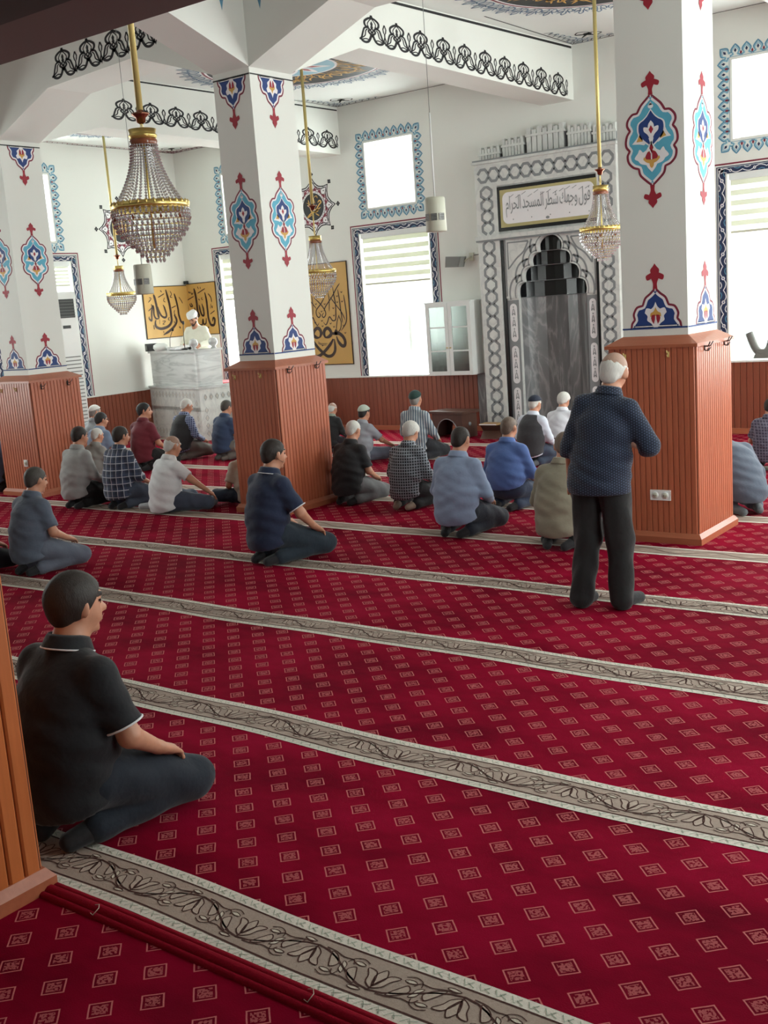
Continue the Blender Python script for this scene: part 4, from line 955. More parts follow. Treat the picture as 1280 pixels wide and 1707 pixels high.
def make_person(label, pos, yaw=0.0, s=1.0, pose='kneel', lean=0.0, g=1.0, head=(0, 0), hair='short', hcol='dark', cap=None, top=None, sleeve='short', trim=None, collar=True,
                tuck=False, bottom=None, sock=None, vox=0.013, J={}, skin=None, belt=None, vest=None, robe=False, sh=1.0, roll=0.0, beard=None, name='person', glasses=False, zoff=0.0, mask=False):
    root = thing(name, label, 'person', (pos[0], pos[1], zoff), yaw)
    skin = skin or SKIN
    side = np.array([1.0, 0, 0])
    A = np.array
    if pose == 'stand':
        hz = 0.88
        j = dict(hip=A([.095, 0, .86]), kn=A([.105, .02, .47]), an=A([.11, -.03, .085]), toe=A([.14, .15, .035]), waist=A([0, 0, 1.02]), chest=A([0, -.02, 1.22]), sh=A([.162, -.02, 1.345]), neck=A([0, 0, 1.44]), head=A([0, .04, 1.575]),
                 el=A([.27, -.03, 1.10]), wr=A([.27, .10, .88]), pel=A([0, 0, .9]))
    else:
        hz = {'kneel': .235, 'cross': .13, 'chair': .13}[pose]
        kn = {'kneel': (.19, .33, .105), 'cross': (.34, .26, .13)}[pose]; an = {'kneel': (.12, -.07, .065), 'cross': (-.02, .33, .065)}[pose]; toe = {'kneel': (.08, -.17, .04), 'cross': (-.17, .36, .05)}[pose]
        j = dict(hip=A([.10, -.03, hz]), kn=A(kn), an=A(an), toe=A(toe), pel=A([0, -.07, hz+.01]), waist=A([0, -.08, hz+.15]), chest=A([0, -.065, hz+.30]), sh=A([.162*sh, -.045, hz+.385]), neck=A([0, -.03, hz+.475]), head=A([0, .02, hz+.61]),
                 el=A([.245*sh, .0, hz+.155]), wr=A([.17, .19, hz+.055]))
    Rl = Rm('x', -lean) @ Rm('y', roll); piv = j['pel'].copy()
    rot = lambda p: Rl @ (p-piv)+piv
    P = {}
    for k in ('pel', 'waist', 'chest', 'neck', 'head'): P[k] = rot(j[k])
    for sd, sg in (('R', 1), ('L', -1)):
        m = A([sg, 1, 1])
        for k in ('hip', 'kn', 'an', 'toe'): P[k+sd] = j[k]*m
        for k in ('sh', 'el', 'wr'): P[k+sd] = rot(j[k]*m)
        if pose != 'stand': P['wr'+sd] = j['wr']*m+A([0, lean*.12, 0])
    for k, v in J.items(): P[k] = A(v, float)
    for k in P: P[k] = P[k]*s
    Hr = Rl @ Rm('z', head[0]) @ Rm('x', -head[1]); hc = P['head']; hs = s
    hs = s*(0.99 if pose != 'stand' else 1.1 if hair == 'ring' else 1.0)
    HL = lambda v: hc+Hr @ (A(v, float)*hs)
    # ---------------- skin: one continuous body
    B = Imp(); r = lambda a: a*s
    B.ell(hc+Hr@A([0, -.012, .022])*hs, Hr, A([.074, .093, .090])*hs, k=r(.02))
    B.cap(HL([0, .045, -.045]), HL([0, .03, -.075]), .046*hs, .040*hs, k=r(.04), side=Hr@side, ks=1.15)
    B.cap(HL([0, .078, .005]), HL([0, .104, -.028]), .011*hs, .016*hs, k=r(.016))
    B.cap(HL([-.03, .078, .032]), HL([.03, .078, .032]), .012*hs, k=r(.015))
    B.cap(HL([-.018, .082, -.062]), HL([.018, .082, -.062]), .010*hs, k=r(.01))
    B.cap(HL([0, .07, -.098]), HL([0, .06, -.092]), .017*hs, k=r(.02))
    for sg in (-1, 1):
        B.ell(HL([sg*.079, -.012, -.004]), Hr@Rm('z', sg*-.5), A([.010, .023, .036])*hs, k=r(.008))
        B.ell(HL([sg*.032, .074, .006]), Hr, A([.013, .011, .010])*hs, k=r(.003))
    B.cap(P['neck']-A([0, 0, r(.05)]), HL([0, -.018, -.04]), r(.060*(0.9+.1*g)), r(.055), k=r(.03))
    B.cap(P['pel'], P['waist'], r(.115), r(.105), k=r(.05), side=Rl@side, ks=1.25); B.cap(P['waist'], P['chest'], r(.105), r(.105), k=r(.05), side=Rl@side, ks=1.35)
    B.cap(P['shL'], P['shR'], r(.052), k=r(.05)); B.cap(P['chest'], P['neck'], r(.09), r(.05), k=r(.05))
    for sd, sg in (('R', 1), ('L', -1)):
        sh_, el, wr = P['sh'+sd], P['el'+sd], P['wr'+sd]
        B.cap(sh_, el, r(.046), r(.040), k=r(.02)); B.cap(el, wr, r(.041), r(.026), k=r(.02))
        d = nrm(wr-el); hd = nrm(P.get('hand'+sd, wr+d)-wr) if 'hand'+sd in P else nrm(A([d[0]*.5-sg*.12, d[1], min(d[2], 0)*.45-.18]) if pose != 'stand' else A([0, .12, -1]))
        up = A([0, 0, 1.0]) if pose != 'stand' else A([sg*1.0, 0, 0]); lat = nrm(np.cross(hd, up)); nrmv = nrm(np.cross(lat, hd))
        pc = wr+hd*r(.055); B.cap(wr, wr+hd*r(.075), r(.022), r(.022), k=r(.015), side=lat, ks=1.7)
        for q, (of, ln) in enumerate(((-.030, .062), (-.010, .074), (.011, .070), (.030, .055))):
            a = wr+hd*r(.085)+lat*r(of); m_ = a+hd*r(ln*.5)-nrmv*r(.006); e = a+hd*r(ln*.9)-nrmv*r(.026)
            B.cap(a, m_, r(.0105), r(.0095), k=r(.004)); B.cap(m_, e, r(.0095), r(.008), k=r(.003))
        th = -sg if pose != 'stand' else 1
        tl = lat*(-1 if (lat[0]*sg > 0) == (pose != 'stand') else 1)
        a = wr+hd*r(.03)+tl*r(.03); m_ = a+hd*r(.035)+tl*r(.022); B.cap(a, m_, r(.014), r(.011), k=r(.008)); B.cap(m_, m_+hd*r(.03)+tl*r(.004), r(.011), r(.009), k=r(.004))
        B.cap(P['hip'+sd], P['kn'+sd], r(.075), r(.052), k=r(.04)); B.cap(P['kn'+sd], P['an'+sd], r(.052), r(.035), k=r(.02)); B.cap(P['an'+sd], P['toe'+sd], r(.036), r(.028), k=r(.02))
    V, Q = B.mesh(vox*s)
    # face colours by place on the head
    cen = V[Q].mean(1); loc = (cen-hc) @ Hr / hs
    mi = np.zeros(len(Q), int)
    lip = (np.abs(loc[:,0]) < .026) & (np.abs(loc[:,2]+.062) < .009) & (loc[:,1] > .07); mi[lip] = 1
    for sg in (-1, 1):
        e = np.hypot((loc[:,0]-sg*.032)/1.5, loc[:,2]-.006); f = (loc[:,1] > .06); mi[(e < .0085) & f] = 2
        b = (np.abs(loc[:,0]-sg*.033) < .02) & (np.abs(loc[:,2]-.033) < .006) & f; mi[b] = 3
    mesh_obj('body', V, Q, [skin, LIPS, EYED, HAIR[hcol]], root, mi.tolist())
    # ---------------- hair
    ks = 1.0
    if hair:
        Hh = Imp(); th_ = {'short': .010, 'crew': .005, 'ring': .0045, 'full': .016}[hair]
        C = hc+Hr@A([0, -.012, .022])*hs; rr = (A([.074, .093, .090])+th_)*hs
        keep = [((0, -1.0, .9), -.052*hs), ((0, -.35, 1), -.052*hs if hair != 'full' else -.062*hs)]
        if hair == 'ring': keep.append(((0, -.3, -1), -.014*hs, .004*hs))
        if hair == 'ring':
            Cw = Imp(); Cw.ell(C, Hr, (A([.074, .093, .090])+.0022)*hs, k=.0, keep=keep[:2]); V, Q = Cw.mesh(.009*s); mesh_obj('thin_crown_hair', V, Q, [CROWN], root)
        Hh.ell(C, Hr, rr, k=.0, keep=keep)
        for sg in (-1, 1):
            if hair != 'crew': Hh.cap(HL([sg*.071, .012, .03]), HL([sg*.072, .014, .0]), .009*hs, .005*hs, k=r(.006))
        Hh.ell(HL([0, -.068, -.03]), Hr, A([.058, .032, .045])*hs, k=r(.02))
        V, Q = Hh.mesh(max(.008, vox*.7)*s, fold=lambda X, Y, Z: .0015*np.sin(X*300+Y*160)*np.sin(Z*150+Y*90))
        mesh_obj('hair', V, Q, [HAIR[hcol]], root)
    if beard:
        Hb = Imp(); Hb.cap(HL([-.055, .03, -.05]), HL([0, .072, -.095]), .02*hs, .024*hs, k=r(.02)); Hb.cap(HL([.055, .03, -.05]), HL([0, .072, -.095]), .02*hs, .024*hs, k=r(.02)); Hb.cap(HL([-.022, .093, -.046]), HL([.022, .093, -.046]), .007*hs, k=r(.004))
        V, Q = Hb.mesh(.008*s); mesh_obj('beard', V, Q, [HAIR[beard]], root)
    if cap:
        kind, cm = cap; K = Imp(); C = hc+Hr@A([0, -.012, .022])*hs
        if kind == 'skullcap':
            K.ell(C+Hr@A([0, 0, .004])*hs, Hr, (A([.074, .093, .090])+.016)*hs, keep=[((0, -.22, 1), .026*hs)])
            V, Q = K.mesh(.009*s); mesh_obj('skullcap', V, Q, [cm], root)
            mb = MB(); mb.lathe([(.0865, -.002), (.0915, .0), (.0915, .016), (.0865, .018)], cm, n=28); o = mb.build('cap_band', root)
            M = Matrix.Identity(4); RR = Hr @ Rm('x', math.atan(.22)*-1*-1)
            c_ = C+Hr@A([0, .0, .026])*hs
            for a in range(3):
                for b in range(3): M[a][b] = RR[a][b]*(hs*(.97 if b == 0 else 1.12 if b == 1 else 1))
                M[a][3] = c_[a]
            o.matrix_local = M
        else:   # white wrapped imam's turban
            K.ell(C+Hr@A([0, 0, .03])*hs, Hr, A([.088, .105, .085])*hs, keep=[((0, -.1, 1), .0)])
            for q in range(5):
                for a in range(16):
                    t0, t1 = 2*PI*a/16, 2*PI*(a+1)/16; z = .03+q*.014; rad = 1.0-.02*q; ph = .006*math.sin(a*1.5+q*2)
                    K.cap(C+Hr@A([.088*rad*math.cos(t0), .105*rad*math.sin(t0), z+ph])*hs, C+Hr@A([.088*rad*math.cos(t1), .105*rad*math.sin(t1), z+.006*math.sin((a+1)*1.5+q*2)])*hs, .012*hs, k=.002)
            V, Q = K.mesh(.009*s); mesh_obj('turban', V, Q, [cm], root)
    if glasses:
        mb = MB(); 
        for sg in (-1, 1):
            mb.tube([HL([sg*.079, -.01, .012]), HL([sg*.074, .08, .012])], .0018, M_DARKPL, 6)
            mb.tube([HL([sg*.033+.024*math.cos(a), .1, .002+.017*math.sin(a)]) for a in [2*PI*q/12 for q in range(13)]], .0016, M_DARKPL, 5)
        mb.build('glasses', root)
    if mask:
        for sg in (-1, 1):
            mb = MB(); mb.tube([HL([sg*.083, -.03, .02]), HL([sg*.086, -.02, -.03]), HL([sg*.07, .04, -.06])], .0018, M_DARKPL, 6)
            mb.build('mask_strap', root)
    # ---------------- trousers
    if bottom is not None:
        T = Imp(); lo = .02 if pose == 'stand' else .012
        T.ell(P['pel']-A([0, r(.01), r(.01)]), np.eye(3), A([r(.150*g), r(.118*g), r(.125)]), k=r(.04))
        for sd, sg in (('R', 1), ('L', -1)):
            if pose == 'stand':
                T.cap(P['hip'+sd]+A([0, 0, 0]), P['kn'+sd], r(.105*g), r(.09), k=r(.03)); T.cap(P['kn'+sd], P['an'+sd]+A([0, 0, r(-.02)]), r(.088), r(.08), k=r(.03))
            else:
                T.cap(P['hip'+sd], P['kn'+sd], r(.108*g), r(.082), k=r(.05)); T.cap(P['kn'+sd], P['an'+sd], r(.075), r(.056), k=r(.02))
        V, Q = T.mesh(vox*s, fold=lambda X, Y, Z: .0032*np.sin((Y+Z*.5)/s*42+np.sin(X/s*18)*2.5)*(1 if pose != 'stand' else 1.3)+0*X)
        mesh_obj('trousers', V, Q, [bottom], root)
    # feet
    for sd in ('R', 'L'):
        K = Imp(); K.cap(P['an'+sd]-A([0, 0, r(.0)]), P['toe'+sd], r(.044), r(.036), k=r(.01), side=side, ks=1.08)
        if pose == 'stand': K.cap(P['an'+sd]+A([0, -r(.03), -r(.04)]), P['toe'+sd], r(.042), r(.036), k=r(.02))
        V, Q = K.mesh(vox*s); mesh_obj('sock', V, Q, [sock or SOCKD], root)
    # ---------------- shirt
    if top is not None:
        T = Imp(); e = .016
        low = P['pel']-Rl@A([0, r(.02), r(.05 if not tuck else -.05)])
        T.cap(low, P['waist'], r(.135*g+e), r(.132*g+e), k=r(.04), side=Rl@side, ks=1.22)
        T.cap(P['waist'], P['chest'], r(.132*g+e*.6), r(.116*(.5+.5*g)+e), k=r(.05), side=Rl@side, ks=1.32*(.6+.4*sh))
        T.cap(P['chest'], P['chest']+(P['neck']-P['chest'])*.5, r(.110+e), r(.085), k=r(.05), side=Rl@side, ks=1.4*(.6+.4*sh))
        T.cap(P['shL'], P['shR'], r(.050+e*.5), k=r(.05)); nk_ = P['neck']-Rl@A([0, r(.008), r(.022)]); [T.cap(P['sh'+q_]+(nk_-P['sh'+q_])*.15, nk_+(P['sh'+q_]-nk_)*.12, r(.052), r(.050), k=r(.04)) for q_ in 'LR']; T.cap(P['neck']-Rl@A([0, r(.005), r(.07)]), P['neck']-Rl@A([0, r(.008), r(.01)]), r(.07), r(.056), k=r(.04))
        for sd, sg in (('R', 1), ('L', -1)):
            sh_, el, wr = P['sh'+sd], P['el'+sd], P['wr'+sd]
            if sleeve == 'short': T.cap(sh_, sh_+(el-sh_)*.82, r(.052+e*.5), r(.058+e*.5), k=r(.04), cut=True)
            elif sleeve == 'half': T.cap(sh_, el, r(.052+e*.6), r(.060+e*.6), k=r(.04)); T.cap(el, el+(wr-el)*.3, r(.060+e*.6), r(.062+e*.6), k=r(.01), cut=True)
            elif sleeve == 'long': T.cap(sh_, el, r(.052+e*.5), r(.047+e*.6), k=r(.04)); T.cap(el, wr+(wr-el)*.02, r(.047+e*.6), r(.034+e*.5), k=r(.02), cut=True)
        if pose == 'stand':
            T.cap(P['pel']+A([0, 0, r(.0)]), P['pel']-A([0, 0, r(.07)]), r(.150), r(.158), k=r(.04), side=side, ks=1.36)
            T.cuts.append((A([0, 0, 1.0]), P['pel'][2]-r(.115)))
        elif robe: T.cap(P['pel'], P['pel']-A([0, 0, r(.1)]), r(.2), r(.22), k=r(.03))
        else: T.cuts.append((nrm(A([0, -.32, 1.0])), (nrm(A([0, -.32, 1.0]))@(P['pel']+A([0, 0, r(-.075 if not tuck else .035)])))))
        fs = random.random()*6
        V, Q = T.mesh(vox*s, fold=lambda X, Y, Z: (.0034*np.sin(Z/s*58+X/s*14*np.cos(fs)+2.6*np.sin(X/s*11+fs)+Y/s*22)*np.exp(-((Z/s-(hz+.08))/.16)**2)+.0022*np.sin((X*.8+Z*1.4)/s*40+fs+2*np.sin(Z/s*13))))
        sm = mesh_obj('shirt', V, Q, [top], root)
        if vest is not None:
            W = Imp(); e2 = .028
            W.cap(low, P['waist'], r(.135*g+e2), r(.132*g+e2), k=r(.04), side=Rl@side, ks=1.22); W.cap(P['waist'], P['chest'], r(.132*g+e2*.7), r(.116+e2), k=r(.05), side=Rl@side, ks=1.3)
            W.cap(P['chest'], P['chest']+(P['neck']-P['chest'])*.5, r(.110+e2), r(.085+.008), k=r(.05), side=Rl@side, ks=1.32); W.cap(P['shL']*.72+P['shR']*.28, P['shR']*.72+P['shL']*.28, r(.052+e2), k=r(.05))
            W.cuts.append((nrm(A([0, -.32, 1.0])), (nrm(A([0, -.32, 1.0]))@(P['pel']+A([0, 0, r(-.05)])))))
            V, Q = W.mesh(vox*s); mesh_obj('waistcoat', V, Q, [vest], root)
        if sleeve == 'short' and trim is not None:
            for sd in ('R', 'L'):
                sh_, el = P['sh'+sd], P['el'+sd]; c_ = sh_+(el-sh_)*.81; d = Vector(nrm(el-sh_)); a = d.orthogonal().normalized(); b = d.cross(a)
                mb = MB(); mb.tube([Vector(c_)+(a*math.cos(t)+b*math.sin(t))*r(.0705) for t in [2*PI*q/24 for q in range(25)]], r(.0042), trim, 6, False); mb.build('cuff_trim', root)
        if collar:
            nk = P['neck']; ax_ = nrm(HL([0, -.018, -.04])-(nk-A([0, 0, r(.05)]))); d = Vector(ax_); a = Vector((1, 0, 0)); a = (a-d*a.dot(d)).normalized(); b = d.cross(a)
            mb = MB(); rows = []; NN = 30
            prof = [(.070, -.02), (.068, .012), (.0665, .030), (.070, .036), (.077, .026), (.088, -.004), (.092, -.016)]
            c0 = Vector(nk)+d*r(.004); vs = []
            for (rr, zz) in prof:
                for q in range(NN):
                    t = PI/2+0.28+(2*PI-0.56)*q/(NN-1); f = 1-.35*max(0, math.sin(t))
                    vs.append(c0+(a*math.cos(t)*1.03+b*math.sin(t)*1.0)*r(rr*(0.94+.06*g))+d*r(zz-.012*max(0, math.sin(t))))
            mb.add(vs, [(i*NN+q, i*NN+q+1, (i+1)*NN+q+1, (i+1)*NN+q) for i in range(len(prof)-1) for q in range(NN-1)], collar if not isinstance(collar, bool) else top, True)
            cl = mb.build('collar', root)
            if trim is not None:
                mb = MB(); mb.tube([vs[5*NN+q]+(vs[6*NN+q]-vs[5*NN+q])*.9 for q in range(NN)], r(.0032), trim, 6); mb.build('collar_trim', cl)
        if belt is not None:
            nv = Rl@A([0, 0, 1.0]); c_ = P['pel']+Rl@A([0, -.01, .055])*s; mb = MB()
            pts = [c_+Rl@A([math.cos(t)*r(.142*g+.012)*1.22, math.sin(t)*r(.142*g+.012)-r(.01), 0]) for t in [2*PI*q/30 for q in range(31)]]
            for dz in (-.009, .009): mb.tube([p_+nv*r(dz) for p_ in pts], r(.011), belt, 8, False)
            mb.build('belt', root)
    return root
C_ = cloth
BLK = C_('black_polo_cloth', (17, 19, 25)); NAVYP = C_('navy_polo_cloth', (26, 38, 66)); JEANS = C_('dark_jeans', (15, 24, 36), 'weave', (22, 33, 47)); DRK = C_('dark_trouser_cloth', (30, 33, 40)); BLKT = C_('black_trouser_cloth', (17, 18, 19))
TRIMW = paint('white_trim', (225, 225, 228), 0.7, 0.02)
GTROU = C_('grey_trousers', (92, 98, 112)); TAUPE = C_('taupe_trousers', (104, 98, 92)); SLATE = C_('slate_trousers', (66, 76, 94)); CREAMT = C_('cream_trousers', (196, 178, 154))
WSOCK = C_('pale_sock_cloth', (186, 190, 196)); BSOCK = C_('beige_sock_cloth', (176, 156, 140)); GSOCK = C_('grey_sock_cloth', (92, 96, 100))
PEOPLE_TEST = False
def cast():
    mp = make_person
    mp('dark-haired man in a black polo shirt with white piping kneeling in the left foreground', (-3.60, 2.62), 0.0, 1.13, lean=.04, g=1.12, head=(-.18, .02), hair='full', hcol='dark', top=BLK, trim=TRIMW, bottom=JEANS, vox=.0095, sh=1.08, J={'elR': (.25, .01, .40), 'wrR': (.215, .16, .295)})
    mp('man standing with his back turned in a navy dotted tunic shirt and black trousers', (-3.06, 6.38), 0.0, .975, pose='stand', lean=.12, g=1.06, sh=1.0, head=(0, .05), roll=.11, hair='ring', hcol='white', top=C_('navy_dotted_shirt', (18, 29, 50), 'dots', (82, 98, 126), .017), sleeve='half', bottom=BLKT, vox=.0105,
       J={'elR': (.33, .06, 1.09), 'wrR': (.18, .24, 1.07), 'handR': (.08, .32, 1.08), 'elL': (-.20, .0, 1.09), 'wrL': (-.235, .05, .86), 'handL': (-.235, .10, .6), 'anL': (-.13, -.06, .085), 'toeL': (-.13, .10, .035), 'anR': (.13, .0, .085), 'toeR': (.17, .19, .035), 'knR': (.12, .03, .47)})
    mp('man in a navy polo with white piping kneeling before the middle pillar', (-6.12, 6.62), -.2, 1.07, lean=.03, g=1.03, head=(-.1, .06), hair='short', hcol='dark', top=NAVYP, trim=TRIMW, bottom=C_('dark_teal_trousers', (28, 42, 54)), vox=.0105, sh=1.02, mask=True, J={'elR': (.275, .04, .40), 'wrR': (.24, .18, .275)})
    mp('man in a slate grey polo and grey trousers kneeling near the left edge, looking ahead', (-7.94, 5.57), 0.0, .95, lean=.1, g=1.05, head=(-.1, .05), hair='short', hcol='salt', top=C_('slate_polo', (76, 86, 102), 'weave', (92, 100, 114)), bottom=GTROU, vox=.011)
    mp('man in a light grey sweater kneeling beside the left pillar', (-10.30, 7.93), 0.0, .97, lean=.06, g=1.08, head=(-.1, .1), hair='short', hcol='dark', top=C_('light_grey_sweater', (160, 160, 158)), sleeve='long', bottom=BLKT, vox=.014)
    mp('man in a blue and white plaid shirt kneeling beside the grey sweater man', (-9.70, 8.05), 0.0, .96, lean=.02, g=1.08, head=(-.15, .02), hair='short', hcol='dark', top=C_('plaid_shirt', (42, 50, 68), 'plaid', (82, 96, 128), .075, (205, 208, 216)), sleeve='half', bottom=SLATE, vox=.013)
    mp('man in a white short-sleeved shirt sitting on the carpet leaning his arm on his knee', (-8.94, 8.04), -.15, .97, pose='cross', lean=.12, g=1.1, head=(-.05, .12), hair='ring', hcol='white', top=C_('white_short_shirt', (226, 228, 230)), bottom=SLATE, sock=WSOCK, vox=.012,
       J={'hipL': (-.1, 0, .14), 'knL': (-.12, .35, .10), 'anL': (-.24, -.08, .06), 'toeL': (-.38, -.16, .05), 'knR': (.45, .16, .11), 'anR': (.20, .42, .06), 'toeR': (.06, .50, .05), 'elR': (.30, .08, .37), 'wrR': (.44, .18, .24)})
    mp('man in a beige polo half hidden by the middle pillar, one leg stretched left', (-8.37, 8.64), 1.15, .84, pose='cross', lean=.12, g=1.0, head=(.1, .2), hair='short', hcol='grey', top=C_('beige_polo', (196, 186, 170)), bottom=C_('dark_blue_trousers', (40, 52, 70)), sock=BSOCK, vox=.014, J={})
    mp('man in a maroon shirt kneeling in front of the pulpit, head turned to the right', (-11.83, 10.30), 0.0, .98, lean=0, g=1.0, head=(-.75, 0), hair='short', hcol='black', top=C_('maroon_shirt', (104, 26, 42)), bottom=BLKT, vox=.014)
    mp('man in a black jacket over a blue check shirt kneeling against the pulpit', (-12.06, 11.25), -.1, .94, lean=.12, g=1.06, head=(-.25, .25), hair='crew', hcol='white', top=C_('blue_check_shirt', (48, 58, 92), 'check', (150, 160, 190), .03), sleeve='long', vest=C_('black_jacket', (34, 34, 38)), bottom=TAUPE, sock=TAUPE, vox=.014)
    mp('man in a dark blue polo kneeling right of the pulpit next to the middle pillar', (-11.29, 11.32), -.1, .90, lean=.10, g=1.02, head=(-.1, .15), hair='short', hcol='salt', top=C_('petrol_blue_polo', (48, 66, 96)), bottom=TAUPE, sock=TAUPE, vox=.014)
    mp('old man with cropped white hair and a sand jacket between the plaid and sweater men', (-11.12, 8.85), 0.0, .82, lean=.05, g=1.0, head=(-.1, .1), hair='crew', hcol='white', top=C_('sand_jacket', (140, 138, 134)), sleeve='long', bottom=DRK, vox=.015)
    mp('man with glasses in a pale blue shirt sitting behind the cropped white-haired man', (-12.25, 9.85), 0.0, .9, lean=.05, g=.98, head=(-.2, .05), hair='short', hcol='black', top=C_('pale_blue_polo', (120, 140, 166)), bottom=DRK, vox=.015, glasses=True)
    mp('man in a white knit skullcap and grey shirt by the left wall', (-13.4, 10.7), 0.0, .9, lean=.02, g=.95, head=(-.3, .0), hair='crew', hcol='grey', cap=('skullcap', C_('white_cap_cloth', (226, 226, 222))), top=C_('soft_grey_shirt', (150, 156, 162)), sleeve='long', bottom=DRK, vox=.015)
    mp('man in a black jacket with white hair partly hidden by the middle pillar', (-10.05, 12.25), 0.0, .74, lean=.06, g=.95, head=(0, .1), hair='ring', hcol='white', top=C_('black_jacket_two', (28, 30, 32)), collar=C_('green_grey_collar', (136, 146, 130)), sleeve='long', bottom=DRK, vox=.015)
    mp('man in a light grey polo and pale green skullcap, one leg stretched out', (-8.91, 11.50), -.1, .88, pose='cross', lean=.05, g=1.05, head=(0, .05), hair='crew', hcol='black', cap=('skullcap', C_('pale_green_cap', (178, 190, 176))), top=C_('light_grey_polo', (150, 154, 162)), bottom=GTROU, vox=.014,
       J={'knR': (.32, .26, .12), 'anR': (.42, .56, .08), 'toeR': (.44, .60, .2), 'elR': (.27, .1, .33), 'wrR': (.30, .24, .25)}, sock=BLKT)
    mp('grey-haired man in a black polo and grey trousers kneeling right of the middle pillar', (-7.15, 8.98), -.05, .92, lean=.10, g=1.10, head=(0, .22), hair='crew', hcol='white', top=C_('washed_black_polo', (30, 30, 34)), bottom=C_('mid_grey_trousers', (104, 104, 106)), vox=.0125)
    mp('white-haired man in a black and white gingham shirt kneeling, head bowed', (-6.37, 8.92), 0.0, .92, lean=.12, g=1.0, head=(-.15, .3), hair='full', hcol='white', top=C_('gingham_shirt', (36, 42, 50), 'check', (168, 176, 186), .028), sleeve='long', bottom=C_('black_soft_trousers', (32, 34, 38)), sock=BSOCK, vox=.0125)
    mp('man in a pale striped shirt and dark green skullcap kneeling in the front row', (-8.19, 11.75), .0, .95, lean=-.06, g=.94, head=(.1, -.1), hair='crew', hcol='grey', cap=('skullcap', C_('dark_green_cap', (30, 60, 56))), top=C_('striped_shirt', (92, 108, 124), 'stripes', (188, 196, 198), .036), sleeve='long', bottom=DRK, vox=.014)
    mp('large man in a light blue-grey long-sleeved shirt and navy trousers kneeling', (-5.17, 8.00), 0.0, 1.0, lean=.06, g=1.12, head=(0, .12), hair='crew', hcol='dark', top=C_('blue_grey_shirt', (136, 152, 180)), sleeve='long', bottom=C_('navy_trousers', (26, 32, 46)), vox=.0115, sh=1.05)
    mp('man in a blue shirt kneeling to the right of the light blue-grey shirt man', (-5.34, 9.16), 0.0, .94, lean=.03, g=1.12, head=(-.1, .05), hair='crew', hcol='thin', top=C_('blue_shirt', (84, 112, 172)), sleeve='long', bottom=C_('denim_navy', (42, 54, 78)), vox=.0125, sh=1.06, tuck=True)
    mp('man in a dark waistcoat, white shirt and navy skullcap kneeling before the mihrab', (-6.43, 11.65), -.1, .88, lean=.08, g=1.0, head=(-.1, .12), hair='crew', hcol='white', cap=('skullcap', C_('navy_cap', (30, 38, 58))), top=C_('pale_white_shirt', (206, 212, 226)), sleeve='long', vest=C_('charcoal_waistcoat', (52, 52, 56)), bottom=C_('dark_denim', (44, 56, 76)), sock=GSOCK, vox=.014)
    mp('white-haired man in a white shirt and dark red belt kneeling before the niche', (-6.32, 12.20), 0.0, .86, lean=.08, g=1.02, head=(-.2, .25), hair='full', hcol='white', top=C_('crisp_white_shirt', (224, 226, 234)), sleeve='long', bottom=CREAMT, tuck=True, belt=C_('dark_red_belt', (86, 30, 38)), vox=.014)
    mp('man in an olive grey shirt kneeling behind the standing man', (-4.10, 7.86), 0.05, .98, lean=.1, g=1.12, head=(.3, .12), hair='short', hcol='thin', top=C_('olive_grey_shirt', (136, 130, 112)), sleeve='long', bottom=BLKT, vox=.012)
    mp('man in a blue-grey suit bending low behind the pillar on the right', (-3.22, 9.55), .9, .98, lean=.62, g=1.05, head=(0, .5), hair='short', hcol='grey', top=C_('blue_grey_suit', (84, 94, 110)), sleeve='long', bottom=C_('blue_grey_suit_trousers', (82, 92, 108)), vox=.013, collar=False, sock=GSOCK)
    mp('man in a dark purple check shirt cut by the right edge of the picture', (-3.68, 11.85), 0.0, .8, lean=.1, g=1.0, head=(-.1, .2), hair='short', hcol='dark', top=C_('purple_check_shirt', (58, 52, 72), 'check', (116, 112, 130), .03), bottom=BLKT, vox=.014)
    mp('man in a blue shirt at the left edge beside the left pillar', (-12.55, 8.40), .0, .95, lean=.08, g=1.0, head=(-.1, .1), hair='short', hcol='grey', top=C_('denim_blue_shirt', (74, 92, 120)), sleeve='half', bottom=BLKT, vox=.014)
    mp('man in a grey shirt at the far left edge behind the slate polo man', (-8.5, 5.3), .0, .85, lean=.05, g=1.0, head=(0, .1), hair='short', hcol='grey', top=C_('stone_grey_shirt', (96, 98, 98)), bottom=DRK, vox=.014)
    ROBE = C_('ivory_robe', (232, 230, 214))
    mp('imam in an ivory robe and white turban reading at the marble pulpit', (-14.12, 13.72), PI+.35, .95, pose='stand', lean=.14, sh=1.12, g=1.22, head=(-.15, .42), hair='crew', hcol='dark', cap=('turban', C_('white_turban_cloth', (236, 236, 234))), beard='salt', top=ROBE, sleeve='long', bottom=ROBE, vox=.0125, collar=False, zoff=.56,
       J={'elR': (.27, .08, 1.12), 'wrR': (.16, .30, 1.08), 'handR': (.10, .4, 1.06), 'elL': (-.27, .08, 1.12), 'wrL': (-.16, .30, 1.08), 'handL': (-.10, .4, 1.06)})
cast()
